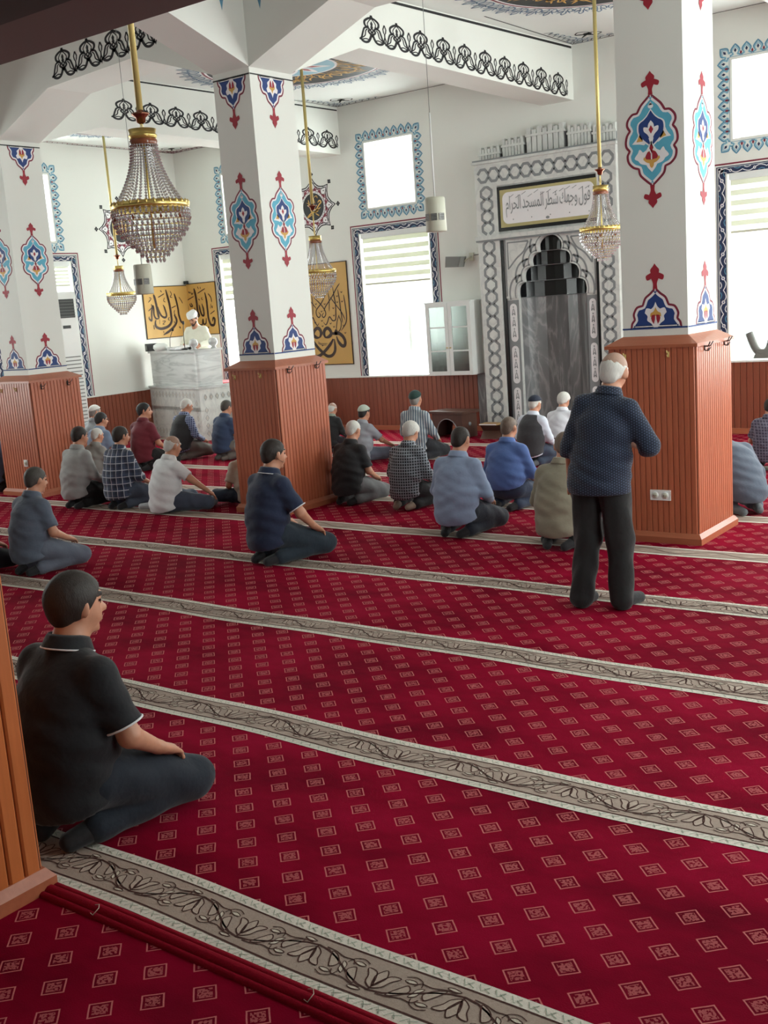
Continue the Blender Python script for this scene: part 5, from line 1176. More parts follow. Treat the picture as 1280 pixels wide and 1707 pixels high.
# ------------------------------------------------------------------ Arabic lettering helper (contextual letter forms)
AR = {'ا': ('\uFE8D', '\uFE8E', None, None), 'ل': ('\uFEDD', '\uFEDE', '\uFEDF', '\uFEE0'), 'ف': ('\uFED1', '\uFED2', '\uFED3', '\uFED4'), 'و': ('\uFEED', '\uFEEE', None, None),
      'ج': ('\uFE9D', '\uFE9E', '\uFE9F', '\uFEA0'), 'ه': ('\uFEE9', '\uFEEA', '\uFEEB', '\uFEEC'), 'ك': ('\uFED9', '\uFEDA', '\uFEDB', '\uFEDC'), 'ش': ('\uFEB5', '\uFEB6', '\uFEB7', '\uFEB8'),
      'ط': ('\uFEC1', '\uFEC2', '\uFEC3', '\uFEC4'), 'ر': ('\uFEAD', '\uFEAE', None, None), 'م': ('\uFEE1', '\uFEE2', '\uFEE3', '\uFEE4'), 'س': ('\uFEB1', '\uFEB2', '\uFEB3', '\uFEB4'),
      'د': ('\uFEA9', '\uFEAA', None, None), 'ح': ('\uFEA1', '\uFEA2', '\uFEA3', '\uFEA4')}
def arabic(text):
    out = []
    for w in text.split(' '):
        g = []
        for i, c in enumerate(w):
            prev = i > 0 and AR[w[i-1]][2] is not None; nxt = i < len(w)-1 and AR[c][2] is not None
            k = 3 if prev and nxt else 1 if prev else 2 if nxt else 0
            g.append(AR[c][k] or AR[c][1 if prev else 0])
        out.append(''.join(reversed(g)))
    return ' '.join(reversed(out))
def text_into(mb, body, org, u, v, n, width, height, m, off=0.003):
    """lettering scaled to width x height, centred on org"""
    c = bpy.data.curves.new('lettering', 'FONT'); c.body = body; c.resolution_u = 3; c.space_word = 0.5
    o = bpy.data.objects.new('lettering', c); COL.objects.link(o); bpy.context.view_layer.update()
    me = bpy.data.meshes.new_from_object(o.evaluated_get(bpy.context.evaluated_depsgraph_get()))
    xs = [q.co.x for q in me.vertices]; ys = [q.co.y for q in me.vertices]
    x0, x1, y0, y1 = min(xs), max(xs), min(ys), max(ys); u, v, n, org = Vector(u), Vector(v), Vector(n), Vector(org)
    vs = [org+u*((q.co.x-(x0+x1)/2)/(x1-x0)*width)+v*((q.co.y-(y0+y1)/2)/(y1-y0)*height)+n*off for q in me.vertices]
    mb.add(vs, [tuple(p.vertices) for p in me.polygons], m)
    bpy.data.objects.remove(o); bpy.data.curves.remove(c); bpy.data.meshes.remove(me)

# ------------------------------------------------------------------ mihrab
def arch_half():
    """right half of the stepped scalloped arch, bottom to top; x from the axis, z absolute"""
    return segs([(.55, 2.0), (.56, 2.08), (.53, 2.18), (.44, 2.22)], [(.44, 2.22), (.45, 2.32), (.41, 2.40), (.31, 2.44)], [(.31, 2.44), (.32, 2.53), (.28, 2.60), (.185, 2.63)], [(.185, 2.63), (.19, 2.74), (.11, 2.83), (0, 2.855)], n=5)
def hex_chain(dc, x0, x1, z0, z1, vertical, m=None):
    m = m or M_GREYIN
    if vertical:
        c = (x0+x1)/2; w = (x1-x0)*.30; k = max(1, round((z1-z0)/(w*2.1))); p = (z1-z0)/k
        for i in range(k):
            a = z0+i*p; P = [(c-w*.25, a), (c-w, a+p*.3), (c-w, a+p*.7), (c-w*.25, a+p)]; dc.line(P, w*.5, m, 0); dc.line([(2*c-x, y) for x, y in P], w*.5, m, 0)
            dc.line([(c-w*.35, a+p), (c+w*.35, a+p)], w*.4, m, 1)
    else:
        c = (z0+z1)/2; w = (z1-z0)*.30; k = max(1, round((x1-x0)/(w*2.1))); p = (x1-x0)/k
        for i in range(k):
            a = x0+i*p; P = [(a, c-w*.25), (a+p*.3, c-w), (a+p*.7, c-w), (a+p, c-w*.25)]; dc.line(P, w*.5, m, 0); dc.line([(x, 2*c-y) for x, y in P], w*.5, m, 0)
            dc.line([(a+p, c-w*.35), (a+p, c+w*.35)], w*.4, m, 1)
def build_mihrab():
    cx = -7.6; nx = -7.57; F = QW-0.2
    t = thing('mihrab', 'tall marble prayer niche with a black stepped arch and an Arabic inscription panel', 'prayer niche', (cx, F+0.1, 0))
    X = lambda a: a-cx; Y = lambda a: a-(F+0.1)
    mb = MB()
    for (a, b) in ((-8.735, -8.375), (-6.80, -6.50)): mb.box(X(a), X(b), Y(F), Y(QW), 0, 3.62, M_MARB)
    mb.box(X(-8.735), X(-6.50), Y(F), Y(QW), 3.62, 3.95, M_MARB)
    dc = Deco(mb, (0, Y(F), 0), (1, 0, 0), (0, 0, 1), (0, -1, 0), 0.0015, 0.0008)
    hex_chain(dc, X(-8.70), X(-8.40), .1, 2.86, True); hex_chain(dc, X(-8.70), X(-8.40), 2.95, 3.62, True); hex_chain(dc, X(-6.80), X(-6.52), .1, 2.86, True); hex_chain(dc, X(-6.80), X(-6.52), 2.95, 3.62, True)
    hex_chain(dc, X(-8.68), X(-6.54), 3.64, 3.93, False)
    mb.build('patterned_frame', t)
    mb = MB(); mb.box(X(-8.76), X(-6.47), Y(F-.045), Y(QW), 3.95, 3.985, M_MARB); mb.box(X(-8.75), X(-6.48), Y(F-.025), Y(QW), 3.985, 4.01, M_GREYIN); mb.build('top_moulding', t)
    # carved crest slabs on top
    mb = MB()
    for (a, b, h) in ((-8.7, -8.35, 4.2), (-8.3, -7.95, 4.27), (-7.9, -7.3, 4.36), (-7.25, -6.9, 4.30), (-6.87, -6.53, 4.25)):
        k = 7
        for i in range(k):
            x0_ = a+(b-a)*i/k; x1_ = a+(b-a)*(i+.82)/k; mb.box(X(x0_), X(x1_), Y(F+.1), Y(QW-.01), 4.0, h-.03*(i % 2), M_MARB)
        mb.box(X(a), X(b), Y(F+.12), Y(QW-.01), 4.0, h-.09, M_MARBG); mb.box(X(a-.01), X(b+.01), Y(F+.08), Y(QW-.01), h-.12, h-.09, M_MARB)
    mb.build('crest', t)
    mb = MB(); mb.box(X(-8.76), X(-6.47), Y(F-.05), Y(QW), 2.87, 2.93, M_MARB); mb.box(X(-8.75), X(-6.48), Y(F-.03), Y(F), 2.845, 2.87, M_GREYIN); mb.build('middle_moulding', t)
    # inscription
    mb = MB(); mb.box(X(-8.375), X(-6.80), Y(F+.03), Y(QW), 2.93, 3.62, M_MARB)
    mb.box(X(-8.375), X(-6.74), Y(F+.005), Y(F+.03), 2.97, 3.60, M_GRAN); mb.box(X(-8.325), X(-6.79), Y(F-.004), Y(F+.01), 3.02, 3.55, paint('inscription_gold', (186, 176, 122), 0.5, 0.05))
    rr = .09; x0_, x1_, z0_, z1_ = X(-8.28), X(-6.83), 3.065, 3.51
    pl = []
    for (ccx, ccz, a0) in ((x1_-rr, z1_-rr, 0), (x0_+rr, z1_-rr, PI/2), (x0_+rr, z0_+rr, PI), (x1_-rr, z0_+rr, 3*PI/2)): pl += [(ccx+rr*math.cos(a0+q*PI/12), ccz+rr*math.sin(a0+q*PI/12)) for q in range(7)]
    mb.prism(pl, lambda a, b: (a, Y(F-.005), b), lambda a, b: (a, Y(F-.012), b), M_WHITEP)
    org = ((x0_+x1_)/2, Y(F-.013), 3.305)
    text_into(mb, arabic('فول وجهك شطر المسجد الحرام'), org, (1,0,0), (0,0,1), (0,-1,0), 1.34, .30, M_GREYIN, .002)
    dc = Deco(mb, (0, Y(F-.012), 0), (1,0,0), (0,0,1), (0,-1,0), .001)
    rnd = random.Random(9)
    for k in range(13):   # vowel strokes above the line
        a = x0_+.12+k*.1; zz = 3.44+rnd.uniform(-.03, .02); dc.line([(a, zz), (a+.07, zz+.035)], .008, M_GREYIN, 1); 
        if k % 3 == 0: dc.disc(a+.05, 3.12+rnd.uniform(-.01, .02), .009, M_GREYIN, 1, 8)
    dc.disc((x0_+x1_)/2, 3.095, .03, M_GREYIN, 1, 12, .02)
    mb.build('inscription_panel', t)
    # portal inside the frame
    G = F+.03; c = X(nx)
    for (a, b) in ((-8.365, -8.315), (-6.85, -6.80)):
        mb = MB(); mb.box(X(a), X(b), Y(F+.02), Y(F+.07), 0, 2.845, M_GRAN); mb.build('black_colonnette', t)
    for (a, b) in ((-8.313, -8.12), (-7.02, -6.852)):
        mb = MB(); mb.box(X(a), X(b), Y(G+.02), Y(QW), 0, 2.0, M_MARB)
        dc = Deco(mb, (0, Y(G+.02), 0), (1,0,0), (0,0,1), (0,-1,0), .0015, .0008)
        cc = (X(a)+X(b))/2; w = (X(b)-X(a))/2
        dc.fill([(cc-w, .05), (cc+w, .05), (cc+w, 1.97), (cc-w, 1.97)], M_GREYIN, 0)
        for q in range(3):
            z0 = .12+q*.62; zz = z0+.56; ww = w*.62
            pl = [(cc+ww*math.cos(s*PI/8), zz-ww+ww*math.sin(s*PI/8)) for s in range(9)]+[(cc-ww*math.cos(s*PI/8), z0+ww-ww*math.sin(s*PI/8)) for s in range(9)]
            dc.fill(pl, M_WHITEP, 1)
            for y_ in (z0+.12, z0+.28, z0+.44): dc.line(cr([(cc-ww*.4, y_-.05), (cc, y_+.05), (cc+ww*.4, y_-.05), (cc, y_-.02)], 3, True), .012, M_GREYIN, 2, True); dc.disc(cc, y_+.07, .012, M_GREYIN, 2, 6)
        mb.build('jamb', t)
    # spandrel with the stepped scalloped opening
    mb = MB(); h = arch_half(); L0, R0 = X(-8.315)-c, X(-6.85)-c
    pl = [(L0, 2.0), (L0, 2.87), (R0, 2.87), (R0, 2.0)]+h+[(-a, b) for a, b in reversed(h[:-1])]
    # prism in the plane of the facade
    mb.prism([(a+c, b) for a, b in pl], lambda a, b: (a, Y(G), b), lambda a, b: (a, Y(G+.09), b), M_MARB)
    dc = Deco(mb, (c, Y(G), 0), (1,0,0), (0,0,1), (0,-1,0), .0015, .0008)
    for s in (-1, 1):
        dc.line([(s*a*1.0, b) for a, b in inset_open(h, .03)], .016, M_GREYIN, 1)
        lim = abs(R0 if s > 0 else L0)
        o2 = [(min(a, lim-.03), b) for a, b in inset_open(h, .12) if b < 2.84]
        dc.line([(s*a, b) for a, b in o2], .028, M_GREYIN, 1)
        dc.line([(s*(lim-.02), 2.03), (s*(lim-.02), 2.845)], .02, M_GREYIN, 1)
        tri = [(s*(lim-.06), 2.42), (s*(lim-.06), 2.80), (s*.34, 2.80)] if s > 0 else [(s*(lim-.06), 2.42), (s*(lim-.06), 2.80), (s*.34, 2.80)]
        dc.line(cr([tri[2], (s*.42, 2.66), (s*.55, 2.56), tri[0]], 4)+[tri[1], tri[2]], .024, M_GREYIN, 1)
    mb.build('scalloped_arch', t)
    # niche: half-round recess, grey veneer below, stepped black granite courses above
    def shell(mb, r, z0, z1, m, depth=.42, n=10, yb=G+.09):
        pts = [(-r, 0)]+[(-r*math.cos(PI*q/n), depth*r/.55*math.sin(PI*q/n)) for q in range(0, n+1)]+[(r, 0)]
        vs = [(c+a, Y(yb)+b, z) for z in (z0, z1) for a, b in pts]; k = len(pts)
        mb.add(vs, [(i, i+1, k+i+1, k+i) for i in range(k-1)], m)
        return pts
    mb = MB(); shell(mb, .55, 0, 2.0, M_MARBG); mb.box(c-.56, c+.56, Y(G+.1), Y(QW+.42), -.01, 0.04, M_MARBG); mb.build('niche_veneer', t)
    mb = MB(); rs = [(.55, 1.99, 2.22), (.44, 2.22, 2.44), (.32, 2.44, 2.64), (.19, 2.64, 2.88)]
    for i, (r, a, b) in enumerate(rs):
        shell(mb, r, a, b, M_GRAN, .40)
        r1 = rs[i+1][0] if i < 3 else 0.0
        n = 10; o_ = [(r*math.cos(PI*q/n), .40*r/.55*math.sin(PI*q/n)) for q in range(n+1)]; i_ = [(r1*math.cos(PI*q/n), .40*r1/.55*math.sin(PI*q/n)) for q in range(n+1)]
        mb.add([(c+p, Y(G+.09)+q, b) for p, q in o_+i_], [(k, k+1, n+2+k, n+1+k) for k in range(n)], M_GRAN)
        mb.tube([(c+p*.99, Y(G+.09)+q*.99, a+.006) for p, q in o_], .006, M_GREYIN, 6)
    mb.build('black_stepped_courses', t)
    mb = MB(); mb.box(X(-8.98), X(-8.735), Y(QW-.03), Y(QW), 0, .9, M_MARBG); mb.build('side_slab', t)
def inset_open(h, d):
    out = []
    for i, p in enumerate(h):
        a = h[max(i-1, 0)]; b = h[min(i+1, len(h)-1)]; dx, dz = b[0]-a[0], b[1]-a[1]; l = math.hypot(dx, dz) or 1
        out.append((max(p[0]+dz/l*d, 0), p[1]-dx/l*d))
    return out
build_mihrab()

# ------------------------------------------------------------------ pulpit in the corner
def build_pulpit():
    t = thing('pulpit', 'white marble corner pulpit with a carved base, step and book ledge under the imam', 'pulpit', (-14.2, 13.8, 0))
    o = Vector((-14.2, 13.8, 0)); Z = lambda p, z: (p[0]-o.x, p[1]-o.y, z)
    A_, B_, C_2, D_ = (-15.17, 13.42), (-13.42, 12.93), (-13.22, 14.57), (-15.17, 14.57)
    mb = MB(); ring = [A_, B_, C_2, D_]; mb.hull8([Z(p, 0) for p in ring]+[Z(p, .56) for p in ring], M_MARB)
    # walls of the lower tier up to the ledge
    def wall(mb, p, q, th, z0, z1, m):
        p, q = Vector((p[0], p[1])), Vector((q[0], q[1])); d = (q-p).normalized(); n = Vector((-d.y, d.x))*th
        r_ = [p, q, q+n, p+n]; mb.hull8([(v.x-o.x, v.y-o.y, z0) for v in r_]+[(v.x-o.x, v.y-o.y, z1) for v in r_], m)
    wall(mb, A_, B_, .08, .5, .88, M_MARB); wall(mb, (B_[0]+.002, B_[1]+.09), C_2, .08, .5, .88, M_MARB)
    for (p, q, zt) in ((A_, B_, .88), (B_, C_2, .84)):
        p_, q_ = Vector((p[0], p[1], 0)), Vector((q[0], q[1], 0)); d = (q_-p_).normalized(); n = Vector((d.y, -d.x, 0)); dc = Deco(mb, p_-o, d, (0,0,1), n, .0015, .0008); L_ = (q_-p_).length
        # carved strings of small lozenges around each face
        z1_ = zt-.06
        def loz(x, z, s=.05):
            dc.line([(x, z-s), (x+s*.7, z), (x, z+s), (x-s*.7, z)], .009, M_GREYIN, 0, True); dc.line([(x, z-s*.5), (x+s*.35, z), (x, z+s*.5), (x-s*.35, z)], .006, M_SGOLD, 0, True)
        x = .12
        while x < L_-.08: loz(x, z1_-.05); loz(x, .12); x += .125
        z = .25
        while z < z1_-.15: loz(.12, z); loz(L_-.12, z); z += .13
        loz(L_/2, .45, .08); loz(L_/2, .45, .14)
    mb.build('carved_base', t)
    mb = MB(); e = .03
    wall(mb, (A_[0], A_[1]-e), (B_[0]+e, B_[1]-e), .16, .875, .915, M_MARBP); wall(mb, (B_[0]+e, B_[1]-e), (C_2[0]+e, C_2[1]), .10, .875, .915, M_MARBP); mb.build('ledge', t)
    RC = cloth('pulpit_red_carpet', (170, 20, 44)); mb = MB(); mb.box(-15.0-o.x, -13.6-o.x, 13.6-o.y, 13.9-o.y, .561, .575, RC); mb.build('carpet', t)
    mb = MB(); mb.box(-14.9-o.x, -13.31-o.x, 13.92-o.y, 14.5-o.y, .56, .90, RC); mb.build('carpeted_seat', t)
    A2, B2, C2 = (-15.08, 13.43), (-13.47, 12.98), (-13.39, 13.48)
    mb = MB(); wall(mb, A2, B2, .05, .915, 1.49, M_MARBP); wall(mb, B2, C2, .05, .915, 1.49, M_MARBP); mb.build('parapet', t)
    mb = MB(); wall(mb, (A2[0]+.0, A2[1]-.05), (B2[0]+.03, B2[1]-.04), .36, 1.49, 1.53, M_MARBP); wall(mb, (B2[0]+.03, B2[1]-.02), (C2[0]+.03, C2[1]+.03), .14, 1.49, 1.53, M_MARBP); mb.build('book_ledge', t)
    # round knobs at the corner of the ledge
    mb = MB(); mb.lathe([(.001, 1.53), (.05, 1.53), (.045, 1.55), (.03, 1.56), (.07, 1.60), (.078, 1.64), (.06, 1.69), (.03, 1.71), (.001, 1.715)], M_MARBP, (-13.53-o.x, 13.02-o.y, 0), 16); mb.build('knob', t)
    mb = MB(); mb.lathe([(.001, 1.53), (.05, 1.53), (.045, 1.55), (.03, 1.56), (.07, 1.60), (.078, 1.64), (.06, 1.69), (.03, 1.71), (.001, 1.715)], M_MARBP, (-13.43-o.x, 13.38-o.y, 0), 16); mb.build('knob', t)
M_SGOLD = paint('pale_ochre_inlay', (196, 170, 140), 0.6, 0.05)
build_pulpit()
# steps beside the pulpit
mb = MB(); t = thing('pulpit_steps', 'brown wooden steps with white treads going up beside the marble pulpit', 'steps', (-12.75, 13.9, 0))
for i, (y0, z) in enumerate(((13.1, .28), (13.5, .56), (13.95, .84))):
    m1 = MB(); m1.box(-.42, .42, y0-13.9, 14.55-13.9 if i == 2 else y0-13.9+.5, z-.26 if i else 0, z-.025, M_WOODH); m1.build('riser', t)
    m1 = MB(); m1.box(-.44, .44, y0-13.9-.02, 14.55-13.9 if i == 2 else y0-13.9+.42, z-.025, z, M_MARB); m1.build('tread', t)
# things on the ledge
t = thing('open_book', 'large open book lying on the pulpit ledge in front of the imam', 'book', (-14.07, 13.25, 1.53), -.28)
mb = MB()
for s in (-1, 1):
    pr = [(0, 0), (s*.05, .03), (s*.12, .035), (s*.20, .02), (s*.20, .004), (0, -.0)]
    mb.prism(pr if s > 0 else list(reversed(pr)), lambda a, b: (a, -.13, b+.01), lambda a, b: (a, .13, b+.05), M_WHITEP)
mb.build('pages', t); mb = MB(); mb.add([(-.21, -.14, .0), (.21, -.14, .0), (.21, .14, .045), (-.21, .14, .045)], [(0,1,2,3)], M_GREYPL); mb.add([(-.21, -.14, .008), (.21, -.14, .008), (.21, .14, .053), (-.21, .14, .053)], [(0,1,2,3)], M_GREYPL); mb.box(-.21, .21, .12, .14, 0, .05, M_GREYPL); mb.build('cover', t)
t = thing('microphone', 'black gooseneck microphone standing on the pulpit ledge before the imam', 'microphone', (-13.88, 13.15, 1.53))
mb = MB(); mb.lathe([(.001, 0), (.06, 0), (.06, .02), (.02, .03), (.001, .03)], M_DARKPL, n=16); mb.build('base', t)
mb = MB(); mb.tube([(0, 0, .03), (0, 0, .22), (0, .01, .36), (-.01, .03, .43)], .006, M_DARKPL, 8); mb.build('gooseneck', t)
mb = MB(); mb.lathe([(.001, 0), (.018, .01), (.022, .035), (.018, .06), (.001, .068)], M_DARKPL, (-.01, .03, .42), 12); mb.build('head', t)
t = thing('microphone', 'second black microphone leaning left of the imam over the open book', 'microphone', (-14.47, 13.36, 1.53))
mb = MB(); mb.lathe([(.001, 0), (.05, 0), (.05, .02), (.001, .03)], M_DARKPL, n=16); mb.build('base', t)
mb = MB(); mb.tube([(0, 0, .03), (.02, 0, .2), (.08, .02, .33)], .005, M_DARKPL, 8); mb.build('gooseneck', t)
mb = MB(); mb.tube([(.08, .02, .33), (.1, .025, .365)], [.02, .018], M_DARKPL, 10); mb.build('head', t)
t = thing('document_case', 'dark flat case leaning at the left end of the pulpit ledge', 'case', (-14.93, 13.36, 1.53), -.28)
mb = MB(); mb.box(-.06, .02, -.1, .1, 0, .13, M_DARKPL); mb.box(-.075, -.06, -.1, .1, 0, .14, M_WHITEPL); mb.build('body', t); mb = MB(); mb.box(-.055, .015, -.106, -.1, .02, .11, M_GREYPL); mb.build('front', t)
mb = MB(); mb.lathe([(.001, 0), (.10, .0), (.135, .05), (.125, .10), (.07, .13), (.001, .135)], M_WHITEPL, n=20); mb.v = [(a*1.15, b*.8, c) for a, b, c in mb.v]
o = mb.build('folded_cloth'); o.location = (-14.62, 13.28, 1.53); tag(o, 'rounded bundle of folded white cloth on the left of the pulpit ledge', 'cloth')
mb = MB(); mb.lathe([(.001, 0), (.05, 0), (.055, .05), (.04, .06), (.001, .06)], M_WHITEPL, n=14); o = mb.build('small_bowl'); o.location = (-14.36, 13.25, 1.53); tag(o, 'small white bowl on the pulpit ledge below the open book', 'bowl')

# ------------------------------------------------------------------ calligraphy panels painted on the walls
def strokes(mb, key, org, u, v, n, f=lambda p: p):
    dc = Deco(mb, org, u, v, n, .003, .0004)
    for i, (pts, w) in enumerate(CALLIG[key]): dc.brush([f(p) for p in pts], w*(1.75 if key != 'P' else 1.35), M_INK, i % 3, (.45, .3), 6)
M_PANEL = paint('mustard_gold_panel', (202, 160, 88), 0.55, 0.04, 3)
t = thing('calligraphy_panel', 'left leaf of the mustard gold corner calligraphy, on the side wall behind the pulpit', 'wall art', (-15.19, 14.59, 2.2), 0, 'gold calligraphy panels')
ox, oy, oz = -15.19, 14.59, 2.2
mb = MB(); mb.box(-15.2-ox, -15.185-ox, 13.5-oy, 14.6-oy, 1.73-oz, 2.66-oz, M_INK); mb.box(-15.186-ox, -15.178-ox, 13.515-oy, 14.6-oy, 1.745-oz, 2.645-oz, M_PANEL)
strokes(mb, 'L', (-15.178-ox, -oy, -oz), (0,1,0), (0,0,1), (1,0,0)); mb.build('painted_leaf', t)
t = thing('calligraphy_panel', 'right leaf of the mustard gold corner calligraphy, on the front wall behind the imam', 'wall art', (-15.19, 14.59, 2.2), 0, 'gold calligraphy panels')
mb = MB(); mb.box(-15.2-ox, -14.44-ox, 14.585-oy, 14.6-oy, 1.73-oz, 2.68-oz, M_INK); mb.box(-15.2-ox, -14.455-ox, 14.578-oy, 14.586-oy, 1.745-oz, 2.665-oz, M_PANEL)
strokes(mb, 'R', (-ox, 14.578-oy, -oz), (1,0,0), (0,0,1), (0,-1,0)); mb.build('painted_leaf', t)
t = thing('calligraphy_panel', 'tall mustard gold panel with mirrored black calligraphy left of the large window', 'wall art', (-11.95, 14.59, 1.1))
mb = MB(); mb.box(-.56, .555, -.005, .01, .0, 1.70, M_INK); mb.box(-.545, .54, -.012, -.004, .015, 1.685, M_PANEL)
strokes(mb, 'P', (11.95, -.012, -1.1), (1,0,0), (0,0,1), (0,-1,0)); mb.build('panel', t)
t.children[0].location = (0, 0, 0)

# eight pointed painted medallions
def star(label, loc, u, n, word):
    t = thing('wall_medallion', label, 'wall art', loc)
    mb = MB(); dc = Deco(mb, (0,0,0), u, (0,0,1), n, .0015, .0008)
    def outline(R, r, k=8, ph=0):
        out = []
        for i in range(k):
            a = PI/2+2*PI*i/k+ph; b = a+PI/k
            out += [(R*math.cos(a), R*math.sin(a)), (R*.84*math.cos(a+.13), R*.84*math.sin(a+.13)), (r*1.03*math.cos(b-.12), r*1.03*math.sin(b-.12)), (r*math.cos(b), r*math.sin(b)), (r*1.03*math.cos(b+.12), r*1.03*math.sin(b+.12)), (R*.84*math.cos(a+2*PI/k-.13), R*.84*math.sin(a+2*PI/k-.13))]
        return out
    S = 1.0
    def sh(poly): return poly
    dc.fill(outline(.475, .355), M_BLACK, 0); dc.fill(outline(.445, .335), M_WHITEP, 1); dc.fill(outline(.42, .32), M_BLACK, 2); dc.fill(outline(.40, .305), M_WHITEP, 3)
    for i in range(8):
        a = PI/2+2*PI*i/8; dc.at(0, 0, 1, 1, a-PI/2)
        for p in ((.0, .50), (-.022, .52), (.022, .52), (0, .54)): dc.disc(p[0], p[1], .018, M_BLACK, 1, 8)
        dc.line(segs([(-.05, .36), (-.045, .30), (0, .27), (.045, .30), (.05, .36)], [(.05, .36), (0, .41)], [(0, .41), (-.05, .36)], n=3), .008, M_BLACK, 4)
        dc.disc(0, .335, .012, M_BLACK, 4, 6)
        dc.at(0, 0, 1, 1, a-PI/2+PI/8)
        dc.fill([(-.115, .235), (-.06, .30), (-.07, .325), (0, .30), (.07, .325), (.06, .30), (.115, .235), (0, .26)], M_MAROON, 4)
        dc.fill([(-.03, .27), (0, .29), (.03, .27), (0, .262)], M_WHITEP, 5); dc.fill([(-.05, .305), (-.03, .285), (-.025, .30)], M_WHITEP, 5); dc.fill([(.05, .305), (.03, .285), (.025, .30)], M_WHITEP, 5)
        dc.line(cr([(-.09, .24), (-.05, .225), (0, .25), (.05, .225), (.09, .24)], 3), .008, M_BLACK, 5)
    dc.at(0, 0, 1); dc.disc(0, 0, .235, M_WHITEP, 6, 40); dc.disc(0, 0, .222, M_BLACK, 7, 40)
    for s in word: dc.brush(s[0], s[1], M_GOLDP, 8, (.5, .4))
    mb.build('painted_star', t)
star('black and red star medallion with golden calligraphy on the front wall left of the windows', (-12.0, QW, 3.72), (1,0,0), (0,-1,0),
     [([(.10, .06), (.14, .09), (.17, .06), (.12, .02), (.05, -.06)], .022), ([(.15, -.02), (.02, -.09), (.10, -.06), (.0, -.04)], .024), ([(.06, -.08), (-.06, -.10), (-.14, -.16), (-.04, -.12)], .022), ([(.11, -.15), (.04, -.11)], .018), ([(-.1, .12), (-.07, .0), (-.04, -.1)], .02), ([(.0, .17), (.04, .05)], .016), ([(.03, .15), (.08, .17), (.1, .13)], .012), ([(-.13, .03), (-.09, .05), (-.14, .08)], .01)])
star('black and red star medallion on the left wall, partly behind the large chandelier', (LW, 13.17, 3.65), (0,1,0), (1,0,0),
     [([(.13, .12), (.12, -.08)], .022), ([(.05, .14), (.05, -.06), (-.02, -.09)], .022), ([(-.03, .12), (-.03, -.06), (-.1, -.08), (-.12, -.02), (-.07, -.02)], .022), ([(-.02, .16), (.04, .18)], .012)])

# ------------------------------------------------------------------ chandeliers
def crystal_mat():
    t = NT('crystal'); g = t.n('ShaderNodeBsdfGlossy'); g.inputs['Roughness'].default_value = .12; g.inputs['Color'].default_value = (.92, .92, .95, 1)
    d = t.n('ShaderNodeBsdfDiffuse'); d.inputs[0].default_value = (.55, .53, .52, 1); tr = t.n('ShaderNodeBsdfTransparent')
    m1 = t.n('ShaderNodeMixShader'); m1.inputs[0].default_value = .45; t.l(g.outputs[0], m1.inputs[1]); t.l(d.outputs[0], m1.inputs[2])
    m2 = t.n('ShaderNodeMixShader'); m2.inputs[0].default_value = .22; t.l(m1.outputs[0], m2.inputs[1]); t.l(tr.outputs[0], m2.inputs[2]); t.l(m2.outputs[0], t.out.inputs[0]); return t.m
M_CRYS = crystal_mat(); M_AMBER = paint('amber_crystal', (132, 74, 50), 0.15, 0.1, 30)
def octa(mb, p, r, h, m):
    x, y, z = p; mb.add([(x, y, z+h), (x+r, y, z), (x, y+r, z), (x-r, y, z), (x, y-r, z), (x, y, z-h)], [(0,1,2), (0,2,3), (0,3,4), (0,4,1), (5,2,1), (5,3,2), (5,4,3), (5,1,4)], m)
